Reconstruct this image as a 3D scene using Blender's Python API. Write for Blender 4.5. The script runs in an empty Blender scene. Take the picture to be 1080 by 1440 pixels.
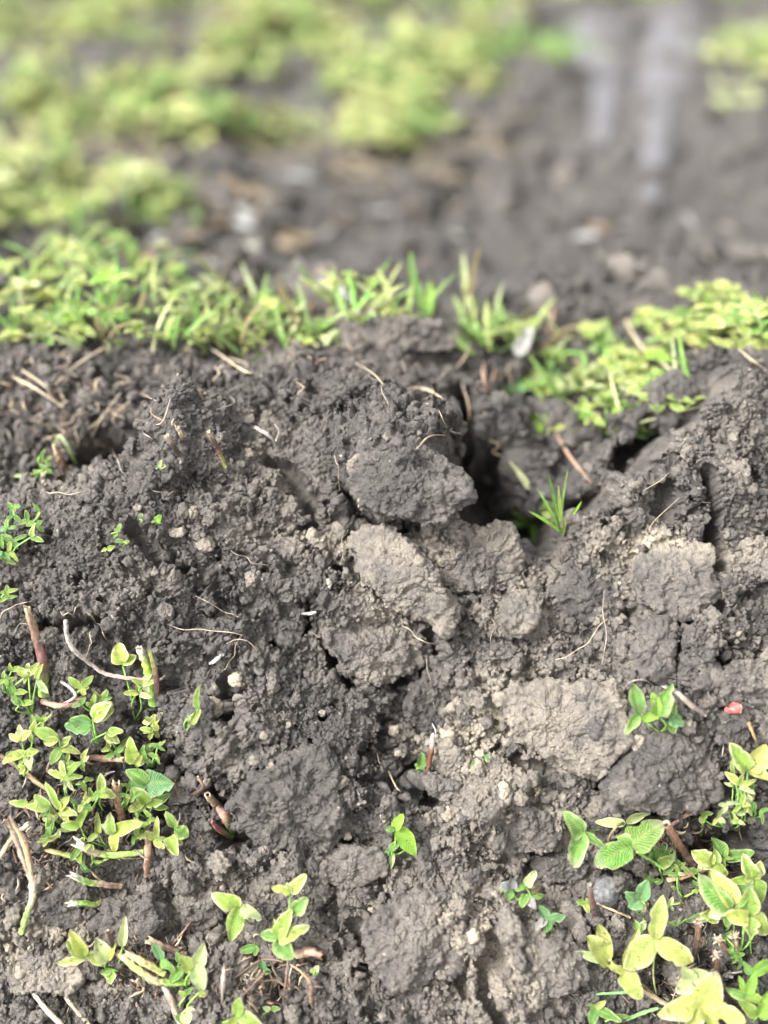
import bpy, bmesh, math, random
import numpy as np
from mathutils import Vector
R_ = math.radians
S = bpy.context.scene
C = S.collection
random.seed(7); rng = np.random.default_rng(7)

# ------------------------------------------------------------------ camera, sky, sun, exposure
PITCH = R_(38.0); CAMH = 0.50; FPX = 1545.0; W0, H0 = 1080.0, 1440.0
cam_d = bpy.data.cameras.new('camera'); cam = bpy.data.objects.new('camera', cam_d); C.objects.link(cam)
cam.location = (0, 0, CAMH); cam.rotation_euler = (math.pi/2 - PITCH, 0, 0)
cam_d.sensor_fit = 'VERTICAL'; cam_d.sensor_height = 36.0; cam_d.lens = 36.0*FPX/H0
cam_d.clip_start = 0.01; cam_d.clip_end = 400
cam_d.dof.use_dof = True; cam_d.dof.focus_distance = 0.530
cam_d.dof.aperture_fstop = (cam_d.lens/1000)/0.0212
S.camera = cam
wd = bpy.data.worlds.new('World'); S.world = wd; wd.use_nodes = True
nt = wd.node_tree; nt.nodes.clear()
sky = nt.nodes.new('ShaderNodeTexSky'); sky.sky_type = 'NISHITA'; sky.sun_disc = False
SUN_EL, SUN_AZ = R_(50), R_(-112)      # azimuth measured from +Y towards +X
sky.sun_elevation = SUN_EL; sky.sun_rotation = SUN_AZ; sky.dust_density = 4.0; sky.air_density = 1.0
hs = nt.nodes.new('ShaderNodeHueSaturation'); hs.inputs['Saturation'].default_value = 0.05
bg = nt.nodes.new('ShaderNodeBackground'); bg.inputs[1].default_value = 0.12
wo = nt.nodes.new('ShaderNodeOutputWorld')
nt.links.new(sky.outputs[0], hs.inputs['Color']); nt.links.new(hs.outputs[0], bg.inputs[0]); nt.links.new(bg.outputs[0], wo.inputs[0])
sd = bpy.data.lights.new('sun', 'SUN'); sd.energy = 1.2; sd.angle = R_(18); sd.color = (1.0, 0.98, 0.96)
sun = bpy.data.objects.new('sun', sd); C.objects.link(sun)
sv = Vector((math.sin(SUN_AZ)*math.cos(SUN_EL), math.cos(SUN_AZ)*math.cos(SUN_EL), math.sin(SUN_EL)))
sun.rotation_euler = sv.to_track_quat('Z', 'Y').to_euler(); sun.location = (0, 0, 3)
S.view_settings.view_transform = 'Standard'; S.view_settings.look = 'None'; S.view_settings.gamma = 1
S.view_settings.exposure = 2.5
S.cycles.max_bounces = 6; S.cycles.transmission_bounces = 3; S.cycles.transparent_max_bounces = 4

# ------------------------------------------------------------------ projection helpers
FW = np.array([0, math.cos(PITCH), -math.sin(PITCH)]); RT = np.array([1.0, 0, 0]); UP = np.array([0, math.sin(PITCH), math.cos(PITCH)])
CO = np.array([0, 0, CAMH])
def project(P):
    d = P - CO; z = d @ FW
    zz = np.where(z > 0.02, z, 0.02)
    return W0/2 + FPX*(d @ RT)/zz, H0/2 - FPX*(d @ UP)/zz, z
def unproject(px, py, depth):
    return CO + depth*(FW + (px - W0/2)/FPX*RT - (py - H0/2)/FPX*UP)

# ------------------------------------------------------------------ numpy noise
def _h(*a):
    h = np.zeros_like(a[0], dtype=np.uint32)
    for k, v in enumerate(a):
        h = (h ^ (v.astype(np.int64).astype(np.uint32)*np.uint32([374761393, 668265263, 2147483647, 1274126177][k]))).astype(np.uint32)
        h = (h ^ (h >> np.uint32(13)))*np.uint32(1274126177); h = h ^ (h >> np.uint32(16))
    return h
def _r(h, k=0):
    h = (h ^ np.uint32(k*0x9E3779B9 & 0xffffffff))*np.uint32(2246822519); h = (h ^ (h >> np.uint32(15)))*np.uint32(3266489917)
    return ((h ^ (h >> np.uint32(14))).astype(np.float32))/np.float32(4294967296.0)
def vnoise2(x, y, seed=0):
    xi = np.floor(x); yi = np.floor(y); fx = (x-xi).astype(np.float32); fy = (y-yi).astype(np.float32)
    fx = fx*fx*fx*(fx*(fx*6-15)+10); fy = fy*fy*fy*(fy*(fy*6-15)+10)
    g = lambda a, b: _r(_h(xi+a, yi+b, xi*0+seed))
    return (g(0,0)*(1-fx)+g(1,0)*fx)*(1-fy)+(g(0,1)*(1-fx)+g(1,1)*fx)*fy*1.0
def fbm2(x, y, o=4, seed=0, gain=0.5):
    s = 0; a = 1; t = 0
    for k in range(o):
        s = s + a*(vnoise2(x*2**k+k*17.3, y*2**k+k*5.1, seed+k)-0.5); t += a; a *= gain
    return s/t*2
def worley2(x, y, seed=0, rnd=True):
    """F1, F2 and the random value of the nearest cell"""
    xi = np.floor(x); yi = np.floor(y)
    f1 = np.full(x.shape, 9, np.float32); f2 = f1.copy(); rv = f1*0
    for a in (-1, 0, 1):
        for b in (-1, 0, 1):
            h = _h(xi+a, yi+b, xi*0+seed)
            dx = (xi+a+_r(h, 1)-x).astype(np.float32); dy = (yi+b+_r(h, 2)-y).astype(np.float32)
            d = dx*dx+dy*dy
            n = d < f1
            f2 = np.where(n, f1, np.minimum(f2, d)); f1 = np.where(n, d, f1); rv = np.where(n, _r(h, 3), rv)
    return np.sqrt(f1), np.sqrt(f2), rv
def facet2(x, y, seed=0):
    """every cell is a flat face tilted its own way, like a broken clod"""
    xi = np.floor(x); yi = np.floor(y); f1 = np.full(x.shape, 9, np.float32); out = f1*0; rv = f1*0
    for a in (-1, 0, 1):
        for b in (-1, 0, 1):
            h = _h(xi+a, yi+b, xi*0+seed); dx = (x-xi-a-_r(h, 1)).astype(np.float32); dy = (y-yi-b-_r(h, 2)).astype(np.float32)
            d = dx*dx+dy*dy; n = d < f1; f1 = np.where(n, d, f1)
            out = np.where(n, (_r(h, 5)-.5)*2*dx+(_r(h, 6)-.5)*2*dy+(_r(h, 3)-.5)*.9, out); rv = np.where(n, _r(h, 4), rv)
    return out, rv
def vnoise3(P, seed=0):
    I = np.floor(P); F = (P-I).astype(np.float32); F = F*F*(3-2*F); out = 0
    for a in (0, 1):
        for b in (0, 1):
            for c in (0, 1):
                w = (F[:,0] if a else 1-F[:,0])*(F[:,1] if b else 1-F[:,1])*(F[:,2] if c else 1-F[:,2])
                out = out + w*_r(_h(I[:,0]+a, I[:,1]+b, I[:,2]+c, I[:,0]*0+seed))
    return out-0.5
def worley3(P, seed=0):
    I = np.floor(P); f1 = np.full(len(P), 9, np.float32); f2 = f1.copy(); rv = f1*0
    for a in (-1, 0, 1):
        for b in (-1, 0, 1):
            for c in (-1, 0, 1):
                h = _h(I[:,0]+a, I[:,1]+b, I[:,2]+c, I[:,0]*0+seed)
                d = ((I[:,0]+a+_r(h,1)-P[:,0])**2+(I[:,1]+b+_r(h,2)-P[:,1])**2+(I[:,2]+c+_r(h,3)-P[:,2])**2).astype(np.float32)
                n = d < f1; f2 = np.where(n, f1, np.minimum(f2, d)); f1 = np.where(n, d, f1); rv = np.where(n, _r(h, 4), rv)
    return np.sqrt(f1), np.sqrt(f2), rv
def sstep(a, b, x):
    t = np.clip((x-a)/(b-a), 0, 1); return t*t*(3-2*t)

# ------------------------------------------------------------------ mesh + object helpers
def mesh_np(name, V, F, mat, attrs=None, smooth=True):
    """V (n,3), F (m,3) or (m,4) arrays"""
    me = bpy.data.meshes.new(name); V = np.ascontiguousarray(V, np.float32); F = np.ascontiguousarray(F, np.int32)
    me.vertices.add(len(V)); me.vertices.foreach_set('co', V.ravel())
    k = F.shape[1]; me.loops.add(F.size); me.loops.foreach_set('vertex_index', F.ravel())
    me.polygons.add(len(F)); me.polygons.foreach_set('loop_start', np.arange(len(F), dtype=np.int32)*k)
    try: me.polygons.foreach_set('loop_total', np.full(len(F), k, np.int32))
    except Exception: pass
    me.polygons.foreach_set('use_smooth', np.full(len(F), smooth, bool))
    for n, a in (attrs or {}).items():
        if a.ndim == 1:
            at = me.attributes.new(n, 'FLOAT', 'POINT'); at.data.foreach_set('value', np.ascontiguousarray(a, np.float32))
        else:
            at = me.attributes.new(n, 'FLOAT_COLOR', 'POINT')
            at.data.foreach_set('color', np.ascontiguousarray(np.concatenate([a, np.ones((len(a), 1))], 1), np.float32).ravel())
    me.update(calc_edges=True); me.materials.append(mat)
    return me
def link(name, me, parent=None, loc=None):
    o = bpy.data.objects.new(name, me); C.objects.link(o)
    if parent is not None: o.parent = parent; o.location = -parent.location
    if loc is not None: o.location = loc
    return o
def tag(o, label=None, cat=None, group=None, kind=None):
    if label: o['label'] = label
    if cat: o['category'] = cat
    if group: o['group'] = group
    if kind: o['kind'] = kind
    return o
def empty(name, loc, label, cat, group=None):
    o = bpy.data.objects.new(name, None); C.objects.link(o); o.location = [float(v) for v in loc]; o.empty_display_size = 0.01
    return tag(o, label, cat, group)
class MB:
    """collects pieces; every piece brings a colour per vertex"""
    def __init__(s): s.V = []; s.F = []; s.A = []; s.n = 0
    def add(s, V, F, A):
        if A.ndim == 2 and A.shape[1] == 3: A = np.hstack([A, np.zeros((len(A), 3))])
        s.V.append(V); s.F.append(np.asarray(F)+s.n); s.A.append(A); s.n += len(V)
    def build(s, name, mat, parent=None, key='col'):
        V = np.concatenate(s.V); F = np.concatenate(s.F); A = np.concatenate(s.A)
        loc = None
        if parent is None:
            loc = V.mean(0); loc[2] = V[:,2].min(); V = V-loc
        return link(name, mesh_np(name, V, F, mat, {key: A if A.ndim == 1 else A[:, :3]}), parent, loc)

# ------------------------------------------------------------------ materials
def nodes_of(m):
    m.use_nodes = True; t = m.node_tree; t.nodes.clear(); return t, t.nodes, t.links
def soil_material():
    m = bpy.data.materials.new('soil'); t, N, L = nodes_of(m)
    out = N.new('ShaderNodeOutputMaterial'); b = N.new('ShaderNodeBsdfPrincipled'); L.new(b.outputs[0], out.inputs[0])
    geo = N.new('ShaderNodeNewGeometry'); at = N.new('ShaderNodeAttribute'); at.attribute_name = 'dry'
    def noise(sc, det, ro=0.6):
        n = N.new('ShaderNodeTexNoise'); n.inputs['Scale'].default_value = sc; n.inputs['Detail'].default_value = det
        n.inputs['Roughness'].default_value = ro; L.new(geo.outputs['Position'], n.inputs['Vector']); return n.outputs['Fac']
    def mth(op, a, c, clamp=False):
        n = N.new('ShaderNodeMath'); n.operation = op; n.use_clamp = clamp
        for i, v in enumerate((a, c)):
            if isinstance(v, (int, float)): n.inputs[i].default_value = v
            else: L.new(v, n.inputs[i])
        return n.outputs[0]
    n1 = noise(45, 5, .65); n2 = noise(420, 4, .7); n3 = noise(1500, 3, .7)
    v = mth('ADD', at.outputs['Fac'], mth('MULTIPLY', mth('SUBTRACT', n1, .5), .7))
    v = mth('ADD', v, mth('MULTIPLY', mth('SUBTRACT', n2, .5), .7))
    v = mth('ADD', v, mth('MULTIPLY', mth('SUBTRACT', n3, .5), .35), True)
    cr = N.new('ShaderNodeValToRGB'); e = cr.color_ramp.elements
    e[0].position = 0.0; e[0].color = (.074, .067, .062, 1); e[1].position = 1; e[1].color = (.47, .40, .30, 1)
    for p, c in ((.22, (.130, .116, .103)), (.45, (.210, .185, .153)), (.72, (.33, .287, .225))):
        x = cr.color_ramp.elements.new(p); x.color = (*c, 1)
    L.new(v, cr.inputs[0])
    # tiny pale mineral flecks
    vo = N.new('ShaderNodeTexVoronoi'); vo.inputs['Scale'].default_value = 330; L.new(geo.outputs['Position'], vo.inputs['Vector'])
    sp = N.new('ShaderNodeSeparateColor'); L.new(vo.outputs['Color'], sp.inputs[0])
    fl = mth('MULTIPLY', mth('GREATER_THAN', sp.outputs[0], .972), mth('LESS_THAN', vo.outputs['Distance'], .28))
    mx = N.new('ShaderNodeMixRGB'); L.new(mth('MULTIPLY', fl, .6), mx.inputs[0]); L.new(cr.outputs[0], mx.inputs[1]); mx.inputs[2].default_value = (.42, .34, .26, 1)
    L.new(mx.outputs[0], b.inputs['Base Color'])
    ro = N.new('ShaderNodeMapRange'); L.new(v, ro.inputs[0]); ro.inputs[1].default_value = 0; ro.inputs[2].default_value = .5
    ro.inputs[3].default_value = .55; ro.inputs[4].default_value = .95; L.new(ro.outputs[0], b.inputs['Roughness'])
    b.inputs['Specular IOR Level'].default_value = .28
    b1 = N.new('ShaderNodeBump'); b1.inputs['Strength'].default_value = 1.0; b1.inputs['Distance'].default_value = .0022; L.new(noise(700, 4, .65), b1.inputs['Height'])
    b2 = N.new('ShaderNodeBump'); b2.inputs['Strength'].default_value = .9; b2.inputs['Distance'].default_value = .0008; L.new(n3, b2.inputs['Height'])
    L.new(b1.outputs[0], b2.inputs['Normal']); L.new(b2.outputs[0], b.inputs['Normal'])
    return m
def leaf_material():
    m = bpy.data.materials.new('leaf'); t, N, L = nodes_of(m)
    out = N.new('ShaderNodeOutputMaterial'); b = N.new('ShaderNodeBsdfPrincipled')
    at = N.new('ShaderNodeAttribute'); at.attribute_name = 'col'; geo = N.new('ShaderNodeNewGeometry')
    n = N.new('ShaderNodeTexNoise'); n.inputs['Scale'].default_value = 260; n.inputs['Detail'].default_value = 3; L.new(geo.outputs['Position'], n.inputs['Vector'])
    r = N.new('ShaderNodeMapRange'); L.new(n.outputs['Fac'], r.inputs[0]); r.inputs[1].default_value = .3; r.inputs[2].default_value = .7; r.inputs[3].default_value = .72; r.inputs[4].default_value = 1.2
    mu = N.new('ShaderNodeVectorMath'); mu.operation = 'SCALE'; L.new(at.outputs['Color'], mu.inputs[0]); L.new(r.outputs[0], mu.inputs['Scale'])
    n2 = N.new('ShaderNodeTexNoise'); n2.inputs['Scale'].default_value = 420; n2.inputs['Detail'].default_value = 2; L.new(geo.outputs['Position'], n2.inputs['Vector'])
    r2 = N.new('ShaderNodeMapRange'); L.new(n2.outputs['Fac'], r2.inputs[0]); r2.inputs[1].default_value = .63; r2.inputs[2].default_value = .70; r2.inputs[3].default_value = 0; r2.inputs[4].default_value = .8
    mx = N.new('ShaderNodeMixRGB'); L.new(r2.outputs[0], mx.inputs[0]); L.new(mu.outputs[0], mx.inputs[1]); mx.inputs[2].default_value = (.10, .075, .04, 1)
    lf = N.new('ShaderNodeAttribute'); lf.attribute_name = 'lf'; sp = N.new('ShaderNodeSeparateXYZ'); L.new(lf.outputs['Vector'], sp.inputs[0])
    def M(op, a, c=0.0):
        q = N.new('ShaderNodeMath'); q.operation = op
        for i, v in enumerate((a, c)):
            if isinstance(v, (int, float)): q.inputs[i].default_value = v
            else: L.new(v, q.inputs[i])
        return q.outputs[0]
    ph = M('ADD', M('MULTIPLY', M('SUBTRACT', sp.outputs[0], M('MULTIPLY', sp.outputs[1], .30)), 38.0), M('MULTIPLY', n.outputs['Fac'], 9.0))
    vein = M('MULTIPLY', M('POWER', M('ABSOLUTE', M('SINE', ph)), 7.0), sp.outputs[2])
    mv = N.new('ShaderNodeMixRGB'); L.new(M('MULTIPLY', vein, .24), mv.inputs[0]); L.new(mx.outputs[0], mv.inputs[1]); mv.inputs[2].default_value = (.50, .56, .26, 1); mx = mv
    L.new(mx.outputs[0], b.inputs['Base Color']); b.inputs['Roughness'].default_value = .62; b.inputs['Specular IOR Level'].default_value = .25
    tr = N.new('ShaderNodeBsdfTranslucent'); L.new(mx.outputs[0], tr.inputs[0])
    ms = N.new('ShaderNodeMixShader'); ms.inputs[0].default_value = .28; L.new(b.outputs[0], ms.inputs[1]); L.new(tr.outputs[0], ms.inputs[2]); L.new(ms.outputs[0], out.inputs[0])
    bu = N.new('ShaderNodeBump'); bu.inputs['Strength'].default_value = .6; bu.inputs['Distance'].default_value = .0006; L.new(M('SUBTRACT', n.outputs['Fac'], M('MULTIPLY', vein, .35)), bu.inputs['Height']); L.new(bu.outputs[0], b.inputs['Normal'])
    return m
def stalk_material():
    m = bpy.data.materials.new('stalk'); t, N, L = nodes_of(m)
    out = N.new('ShaderNodeOutputMaterial'); b = N.new('ShaderNodeBsdfPrincipled'); L.new(b.outputs[0], out.inputs[0])
    at = N.new('ShaderNodeAttribute'); at.attribute_name = 'col'; geo = N.new('ShaderNodeNewGeometry')
    n = N.new('ShaderNodeTexNoise'); n.inputs['Scale'].default_value = 500; n.inputs['Detail'].default_value = 4; n.inputs['Roughness'].default_value = .7; L.new(geo.outputs['Position'], n.inputs['Vector'])
    r = N.new('ShaderNodeMapRange'); L.new(n.outputs['Fac'], r.inputs[0]); r.inputs[1].default_value = .3; r.inputs[2].default_value = .7; r.inputs[3].default_value = .5; r.inputs[4].default_value = 1.45
    mu = N.new('ShaderNodeVectorMath'); mu.operation = 'SCALE'; L.new(at.outputs['Color'], mu.inputs[0]); L.new(r.outputs[0], mu.inputs['Scale'])
    L.new(mu.outputs[0], b.inputs['Base Color']); b.inputs['Roughness'].default_value = .7
    bu = N.new('ShaderNodeBump'); bu.inputs['Strength'].default_value = .7; bu.inputs['Distance'].default_value = .0008; L.new(n.outputs['Fac'], bu.inputs['Height']); L.new(bu.outputs[0], b.inputs['Normal'])
    return m
def wet_clay_material():
    m = bpy.data.materials.new('wet_clay_sheen'); t, N, L = nodes_of(m)
    out = N.new('ShaderNodeOutputMaterial'); b = N.new('ShaderNodeBsdfPrincipled'); L.new(b.outputs[0], out.inputs[0])
    b.inputs['Base Color'].default_value = (.092, .089, .093, 1); b.inputs['Roughness'].default_value = .7; b.inputs['Specular IOR Level'].default_value = .15; b.inputs['IOR'].default_value = 1.45  # matte wet clay; the sky's pale reflection is put into the grey base colour
    n = N.new('ShaderNodeTexNoise'); n.inputs['Scale'].default_value = 30
    bu = N.new('ShaderNodeBump'); bu.inputs['Strength'].default_value = .1; bu.inputs['Distance'].default_value = .002; L.new(n.outputs['Fac'], bu.inputs['Height']); L.new(bu.outputs[0], b.inputs['Normal'])
    return m
M_SOIL = soil_material(); M_LEAF = leaf_material(); M_STALK = stalk_material(); M_WET_CLAY = wet_clay_material()

# ------------------------------------------------------------------ terrain
PR = np.array([(-60,-.4),(-4,-.3),(-.6,-.24),(-.1,-.20),(.06,-.12),(.16,-.095),(.225,-.055),(.263,-.016),(.298,.024),(.333,.0656),(.3706,.1053),(.41,.1438),(.455,.175),(.502,.184),(.57,.184),(.64,.182),(.69,.172),(.76,.150),(.87,.130),(1.0,.122),(1.4,.125),(2.2,.13),(6,.12),(80,.10)])
_yy = np.linspace(-.3, 2.6, 5801); _zz = np.interp(_yy, PR[:,0], PR[:,1])
_k = np.exp(-.5*(np.arange(-120, 121)/24.)**2); _k /= _k.sum(); _zs = np.convolve(np.pad(_zz, 120, 'edge'), _k, 'valid')
_w = sstep(-.3, -.15, _yy)*(1-sstep(2.4, 2.6, _yy)); _zz = _zz*(1-_w)+_zs*_w
def prof(y): return np.where((y > -.3) & (y < 2.6), np.interp(y, _yy, _zz), np.interp(y, PR[:,0], PR[:,1]))
_ss = np.concatenate([[0], np.cumsum(np.hypot(np.diff(_yy), np.diff(_zz)))])
# row positions: about one vertex per picture pixel in the part that is in focus
rows = [0.10]
while rows[-1] < 2.3:
    y = rows[-1]; dep = y*math.cos(PITCH)+(CAMH-float(prof(np.array(y))))*math.sin(PITCH)
    st = 0.00036+0.0000*dep if y < .60 else min(.00045+(y-.60)*.012, .006)
    rows.append(y+st)
far = [2.3]
while far[-1] < 78: far.append(far[-1]+max(.02, (far[-1]-2.2)*.35))
near = [0.10]
while near[-1] > -55: near.append(near[-1]-max(.003, (.10-near[-1])*.35))
rows = np.array(near[::-1][:-1]+rows+far[1:])
tc = np.linspace(-1, 1, 1241); te = [1.0]
while te[-1] < 130: te.append(te[-1]+max(.003, (te[-1]-1)*.35))
te = np.array(te[1:]); tc = np.concatenate([-te[::-1], tc, te])
Y, T = np.meshgrid(rows, tc, indexing='ij')
Z = prof(Y); dep0 = np.clip(Y, 0, 1e9)*math.cos(PITCH)+(CAMH-Z)*math.sin(PITCH)
X = T*np.clip(dep0, .50, None)*.56
nr, nc = Y.shape
arc = np.interp(Y, _yy, _ss)+np.where(Y > 2.6, Y-2.6, 0)+np.where(Y < -.3, Y+.3, 0)
P = np.stack([X, Y, Z], -1)
def normals(P):
    dx = np.gradient(P, axis=1); dy = np.gradient(P, axis=0)
    n = np.cross(dx, dy); return n/np.linalg.norm(n, axis=-1, keepdims=True).clip(1e-12)
pxb, pyb, zb = project(P.reshape(-1, 3)); pxb = pxb.reshape(nr, nc); pyb = pyb.reshape(nr, nc); zb = zb.reshape(nr, nc)
ahead = (zb > .1)
U, Vv = X*1.0, arc*1.0
w1x = fbm2(U*22, Vv*22, 3, 11); w1y = fbm2(U*22+40, Vv*22, 3, 12)
wpx = pxb+w1x*26; wpy = pyb+w1y*26                      # ragged outlines for everything authored below
# big forms: (px, py, radius x, radius y, rise in metres)
BUMPS = [(90,600,150,70,-.016),(60,535,90,30,.006),(330,560,240,70,.008),(270,690,110,80,.016),(110,720,150,70,.004),
 (480,600,90,60,.006),(585,665,90,55,.022),(520,740,70,30,-.012),(330,800,60,70,.010),(190,790,110,60,.006),(130,870,120,50,.004),
 (800,560,120,110,-.022),(760,640,80,70,-.012),(870,740,90,40,.004),(1000,640,110,110,.014),(900,690,70,60,.006),(1030,560,70,40,.008),
 (830,850,80,90,-.008),(1000,880,90,80,.008),(430,900,90,60,-.004),(560,960,80,60,-.008),(330,900,90,60,.006),
 (430,1110,130,110,.005),(300,1040,90,70,.005),(590,1040,60,60,-.008),(690,1150,90,80,.007),(560,1330,140,110,.007),
 (640,1240,90,70,.003),(300,1290,130,60,-.010),(120,1090,150,110,-.008),(180,1250,90,40,-.006),(760,1220,90,40,-.010),(920,1230,130,60,-.012),
 (960,1360,150,80,-.006),(760,1340,80,60,.003),(720,1400,60,50,.004),(100,1400,140,50,-.006),(700,920,90,60,-.006),(420,830,60,40,.006),
 (262,618,62,34,.012),(262,650,80,40,.006),(560,540,70,60,-.004),(545,478,60,24,.012),(160,900,120,40,.004)]
D = np.zeros_like(X)
for bx, by, rx, ry, a in BUMPS:
    r = ((wpx-bx)/rx)**2+((wpy-by)/ry)**2
    D += 1.7*a*np.exp(-r*1.1)*ahead
# far field relief: trench and ridges
D += ahead*sstep(.66, .8, Y)*(-.03*np.exp(-((wpx-800)/330)**2-((wpy-330)/90)**2)+.03*fbm2(X*3.3, Y*3.3, 3, 5))
D += ahead*.02*np.exp(-((wpx-350)/500)**2-((wpy-110)/60)**2)
D += fbm2(U*14, Vv*14, 3, 21)*.012
N_ = normals(P); P = P+N_*D[..., None]
# cracks and pits: polyline in the picture, width px, depth m
CR = [([(648,560),(655,610),(668,660),(690,700),(725,722)], 16, .050),([(675,675),(700,705),(742,708)], 42, .068),([(700,610),(700,690)], 26, .058),([(800,690),(820,700)], 14, .03),([(965,580),(935,604),(890,645)], 26, .05),([(815,660),(835,690)], 18, .036),
 ([(120,605),(185,614)], 19, .036),([(600,735),(560,745),(490,700)], 8, .016),([(985,690),(1000,740),(1005,795)], 7, .025),([(930,690),(925,740)], 6, .016),
 ([(950,860),(952,905),(945,965)], 4, .02),([(890,860),(885,905)], 4, .010),([(985,955),(1000,940),(1015,950)], 7, .018),([(1040,1010),(1065,985)], 5, .018),
 ([(395,905),(430,880),(432,850)], 5, .014),([(470,900),(480,940),(495,965)], 7, .016),([(545,945),(560,962)], 7, .014),([(600,960),(620,985)], 6, .014),
 ([(848,1105),(868,1085),(885,1050)], 8, .02),([(700,1060),(760,1090),(800,1110)], 4, .008),([(725,1180),(750,1195)], 8, .02),([(590,1110),(612,1125)], 7, .018),
 ([(570,1095),(582,1078)], 9, .018),([(310,1170),(330,1182)], 11, .024),([(440,1215),(490,1180)], 4, .012),([(300,1130),(285,1110)], 8, .015),
 ([(880,1165),(960,1140),(1010,1130)], 10, .024),([(1000,1200),(1060,1170)], 16, .022),([(440,780),(470,800)], 5, .010),([(500,1290),(520,1340),(500,1380)], 4, .008),
 ([(1060,765),(1080,752)], 8, .018),([(985,845),(1010,850)], 5, .010),([(60,880),(150,885)], 7, .012),([(700,1300),(690,1380),(710,1430)], 7, .012),([(640,1330),(660,1390)], 4, .008),
 ([(270,1290),(330,1320),(400,1400)], 12, .010),([(30,620),(55,660)], 7, .012),([(200,760),(220,790),(260,800)], 7, .010),([(380,660),(430,700),(440,740)], 6, .012),
 ([(560,600),(600,640)], 6, .012),([(320,970),(330,1010)], 7, .012),([(230,1060),(260,1090)], 8, .012),([(610,900),(630,940)], 5, .010)]
w2x = fbm2(U*90, Vv*90, 3, 31); w2y = fbm2(U*90+9, Vv*90, 3, 32)
qx = pxb+w1x*10+w2x*14; qy = pyb+w1y*10+w2y*14
crk = np.zeros_like(X)
for pl, w, dp in CR:
    w, dp = w*1.15+.6, dp*1.3
    xs = [p[0] for p in pl]; ys = [p[1] for p in pl]; m_ = 5*w+20
    rr = np.where((pyb[:, nc//2] > min(ys)-m_-60) & (pyb[:, nc//2] < max(ys)+m_+60))[0]
    a, b_ = rr.min(), rr.max()+1
    sx, sy = qx[a:b_], qy[a:b_]; dm = np.full(sx.shape, 1e9)
    for (x0, y0), (x1, y1) in zip(pl[:-1], pl[1:]):
        t = np.clip(((sx-x0)*(x1-x0)+(sy-y0)*(y1-y0))/((x1-x0)**2+(y1-y0)**2), 0, 1)
        dm = np.minimum(dm, np.hypot(sx-x0-t*(x1-x0), sy-y0-t*(y1-y0)))
    crk[a:b_] = np.maximum(crk[a:b_], dp*np.exp(-(dm/w)**3)*(zb[a:b_] > .1))
cd = np.stack([0*X, .62+0*X, -.78+0*X], -1)                # cracks open downward and away, not along the bumpy surface
P = P+cd*crk[..., None]*1.05
# clods and crumbs pressed into each other
fine = np.clip(1.4-(Y-.60)/.5, .55, 1)*np.clip(1-crk/.022, .12, 1)*((np.abs(T) <= 1.02) & (Y > .08) & (Y < 2.4))
def lumps(scale, seed, warp, jag=.35):
    wx = fbm2(U*scale*.9, Vv*scale*.9, 2, seed+50)*warp; wy = fbm2(U*scale*.9+7, Vv*scale*.9+3, 2, seed+60)*warp
    f1, f2, rv = worley2(U*scale+wx, Vv*scale+wy, seed)
    return np.clip((f2-f1)*1.6, 0, 1)**.5*.75+(rv-.5)*jag*2*np.clip((f2-f1)*4, 0, 1)-.5, rv
mA = sstep(-.35, .35, fbm2(U*16, Vv*16, 3, 71)); mB = sstep(-.3, .4, fbm2(U*26+3, Vv*26, 3, 72))
l0, r0 = lumps(26, 1, .55); l1, r1 = lumps(62, 2, .6)
lm, rm = lumps(12, 8, .6, .5)
fa, fr = facet2(U*17+.5*w2x+.35*w1x*3, Vv*17+.5*w2y, 201); fb, fs = facet2(U*38+.6*w2x*2, Vv*38+.6*w2y*2, 202)
D = fa*.0078+fb*.0024+lm*.0090*sstep(-.3, .3, fbm2(U*7, Vv*7, 2, 77))+l0*.0068*(.2+.8*mA)+l1*.0048*(.2+.8*mB)
P = P+normals(P)*(D*fine)[..., None]
lf_, rf_ = lumps(9, 9, .7, .6); lg_, rg_ = lumps(20, 10, .7, .6)
P[..., 2] += sstep(.70, .85, Y)*(1-sstep(2.0, 2.4, Y))*(np.abs(T) < 1.02)*(lf_*.026*sstep(-.3, .3, fbm2(U*4, Vv*4, 2, 78))+lg_*.014)
l2, r2 = lumps(140, 3, .6, .5); l3, r3 = lumps(300, 4, .6, .55)
mC = sstep(-.15, .3, fbm2(U*34+3, Vv*34, 3, 73))
fc, ft = facet2(U*85+w2x*3, Vv*85+w2y*3, 203)
D = fc*.0008+l2*.0024*(.05+.95*mC)+l3*.0012*(.2+.8*mC)+fbm2(U*110, Vv*110, 5, 81, .7)*.0034
P = P+normals(P)*(D*fine)[..., None]
l4, r4 = lumps(640, 5, .5, .6)
P = P+normals(P)*((l4*.0010+fbm2(U*800, Vv*800, 2, 82)*.0008)*fine)[..., None]
NRM = normals(P)
# dryness (colour of the soil itself: pale and tan where it has dried)
DRY = [(560,800,80,70,.35),(670,775,80,45,.38),(520,900,80,60,.28),(780,1030,120,90,.36),(730,860,45,40,.4),(480,760,40,25,.3),(950,775,60,14,.7),(900,780,60,40,.2),
 (1060,775,30,25,.4),(930,860,80,90,.14),(600,1270,120,90,.10),(700,1180,110,90,.18),(590,1300,110,70,.16),(500,1210,60,40,.2),(60,1350,100,50,.34),(90,1280,90,60,.22),
 (280,1270,60,50,.3),(200,1330,160,110,.14),(770,1320,110,90,.24),(720,1400,110,60,.22),(900,1230,140,90,.14),(1040,950,60,40,.22),(840,1160,60,40,.2),(640,1060,50,45,.25),
 (720,1000,50,40,.3),(400,765,60,25,.25),(545,470,70,26,.42),(390,690,60,70,.12),(330,980,30,20,.12),(640,1000,60,80,.12),(1000,620,90,80,.1),(350,1400,120,50,.12),(740,930,120,80,.1)]
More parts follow.
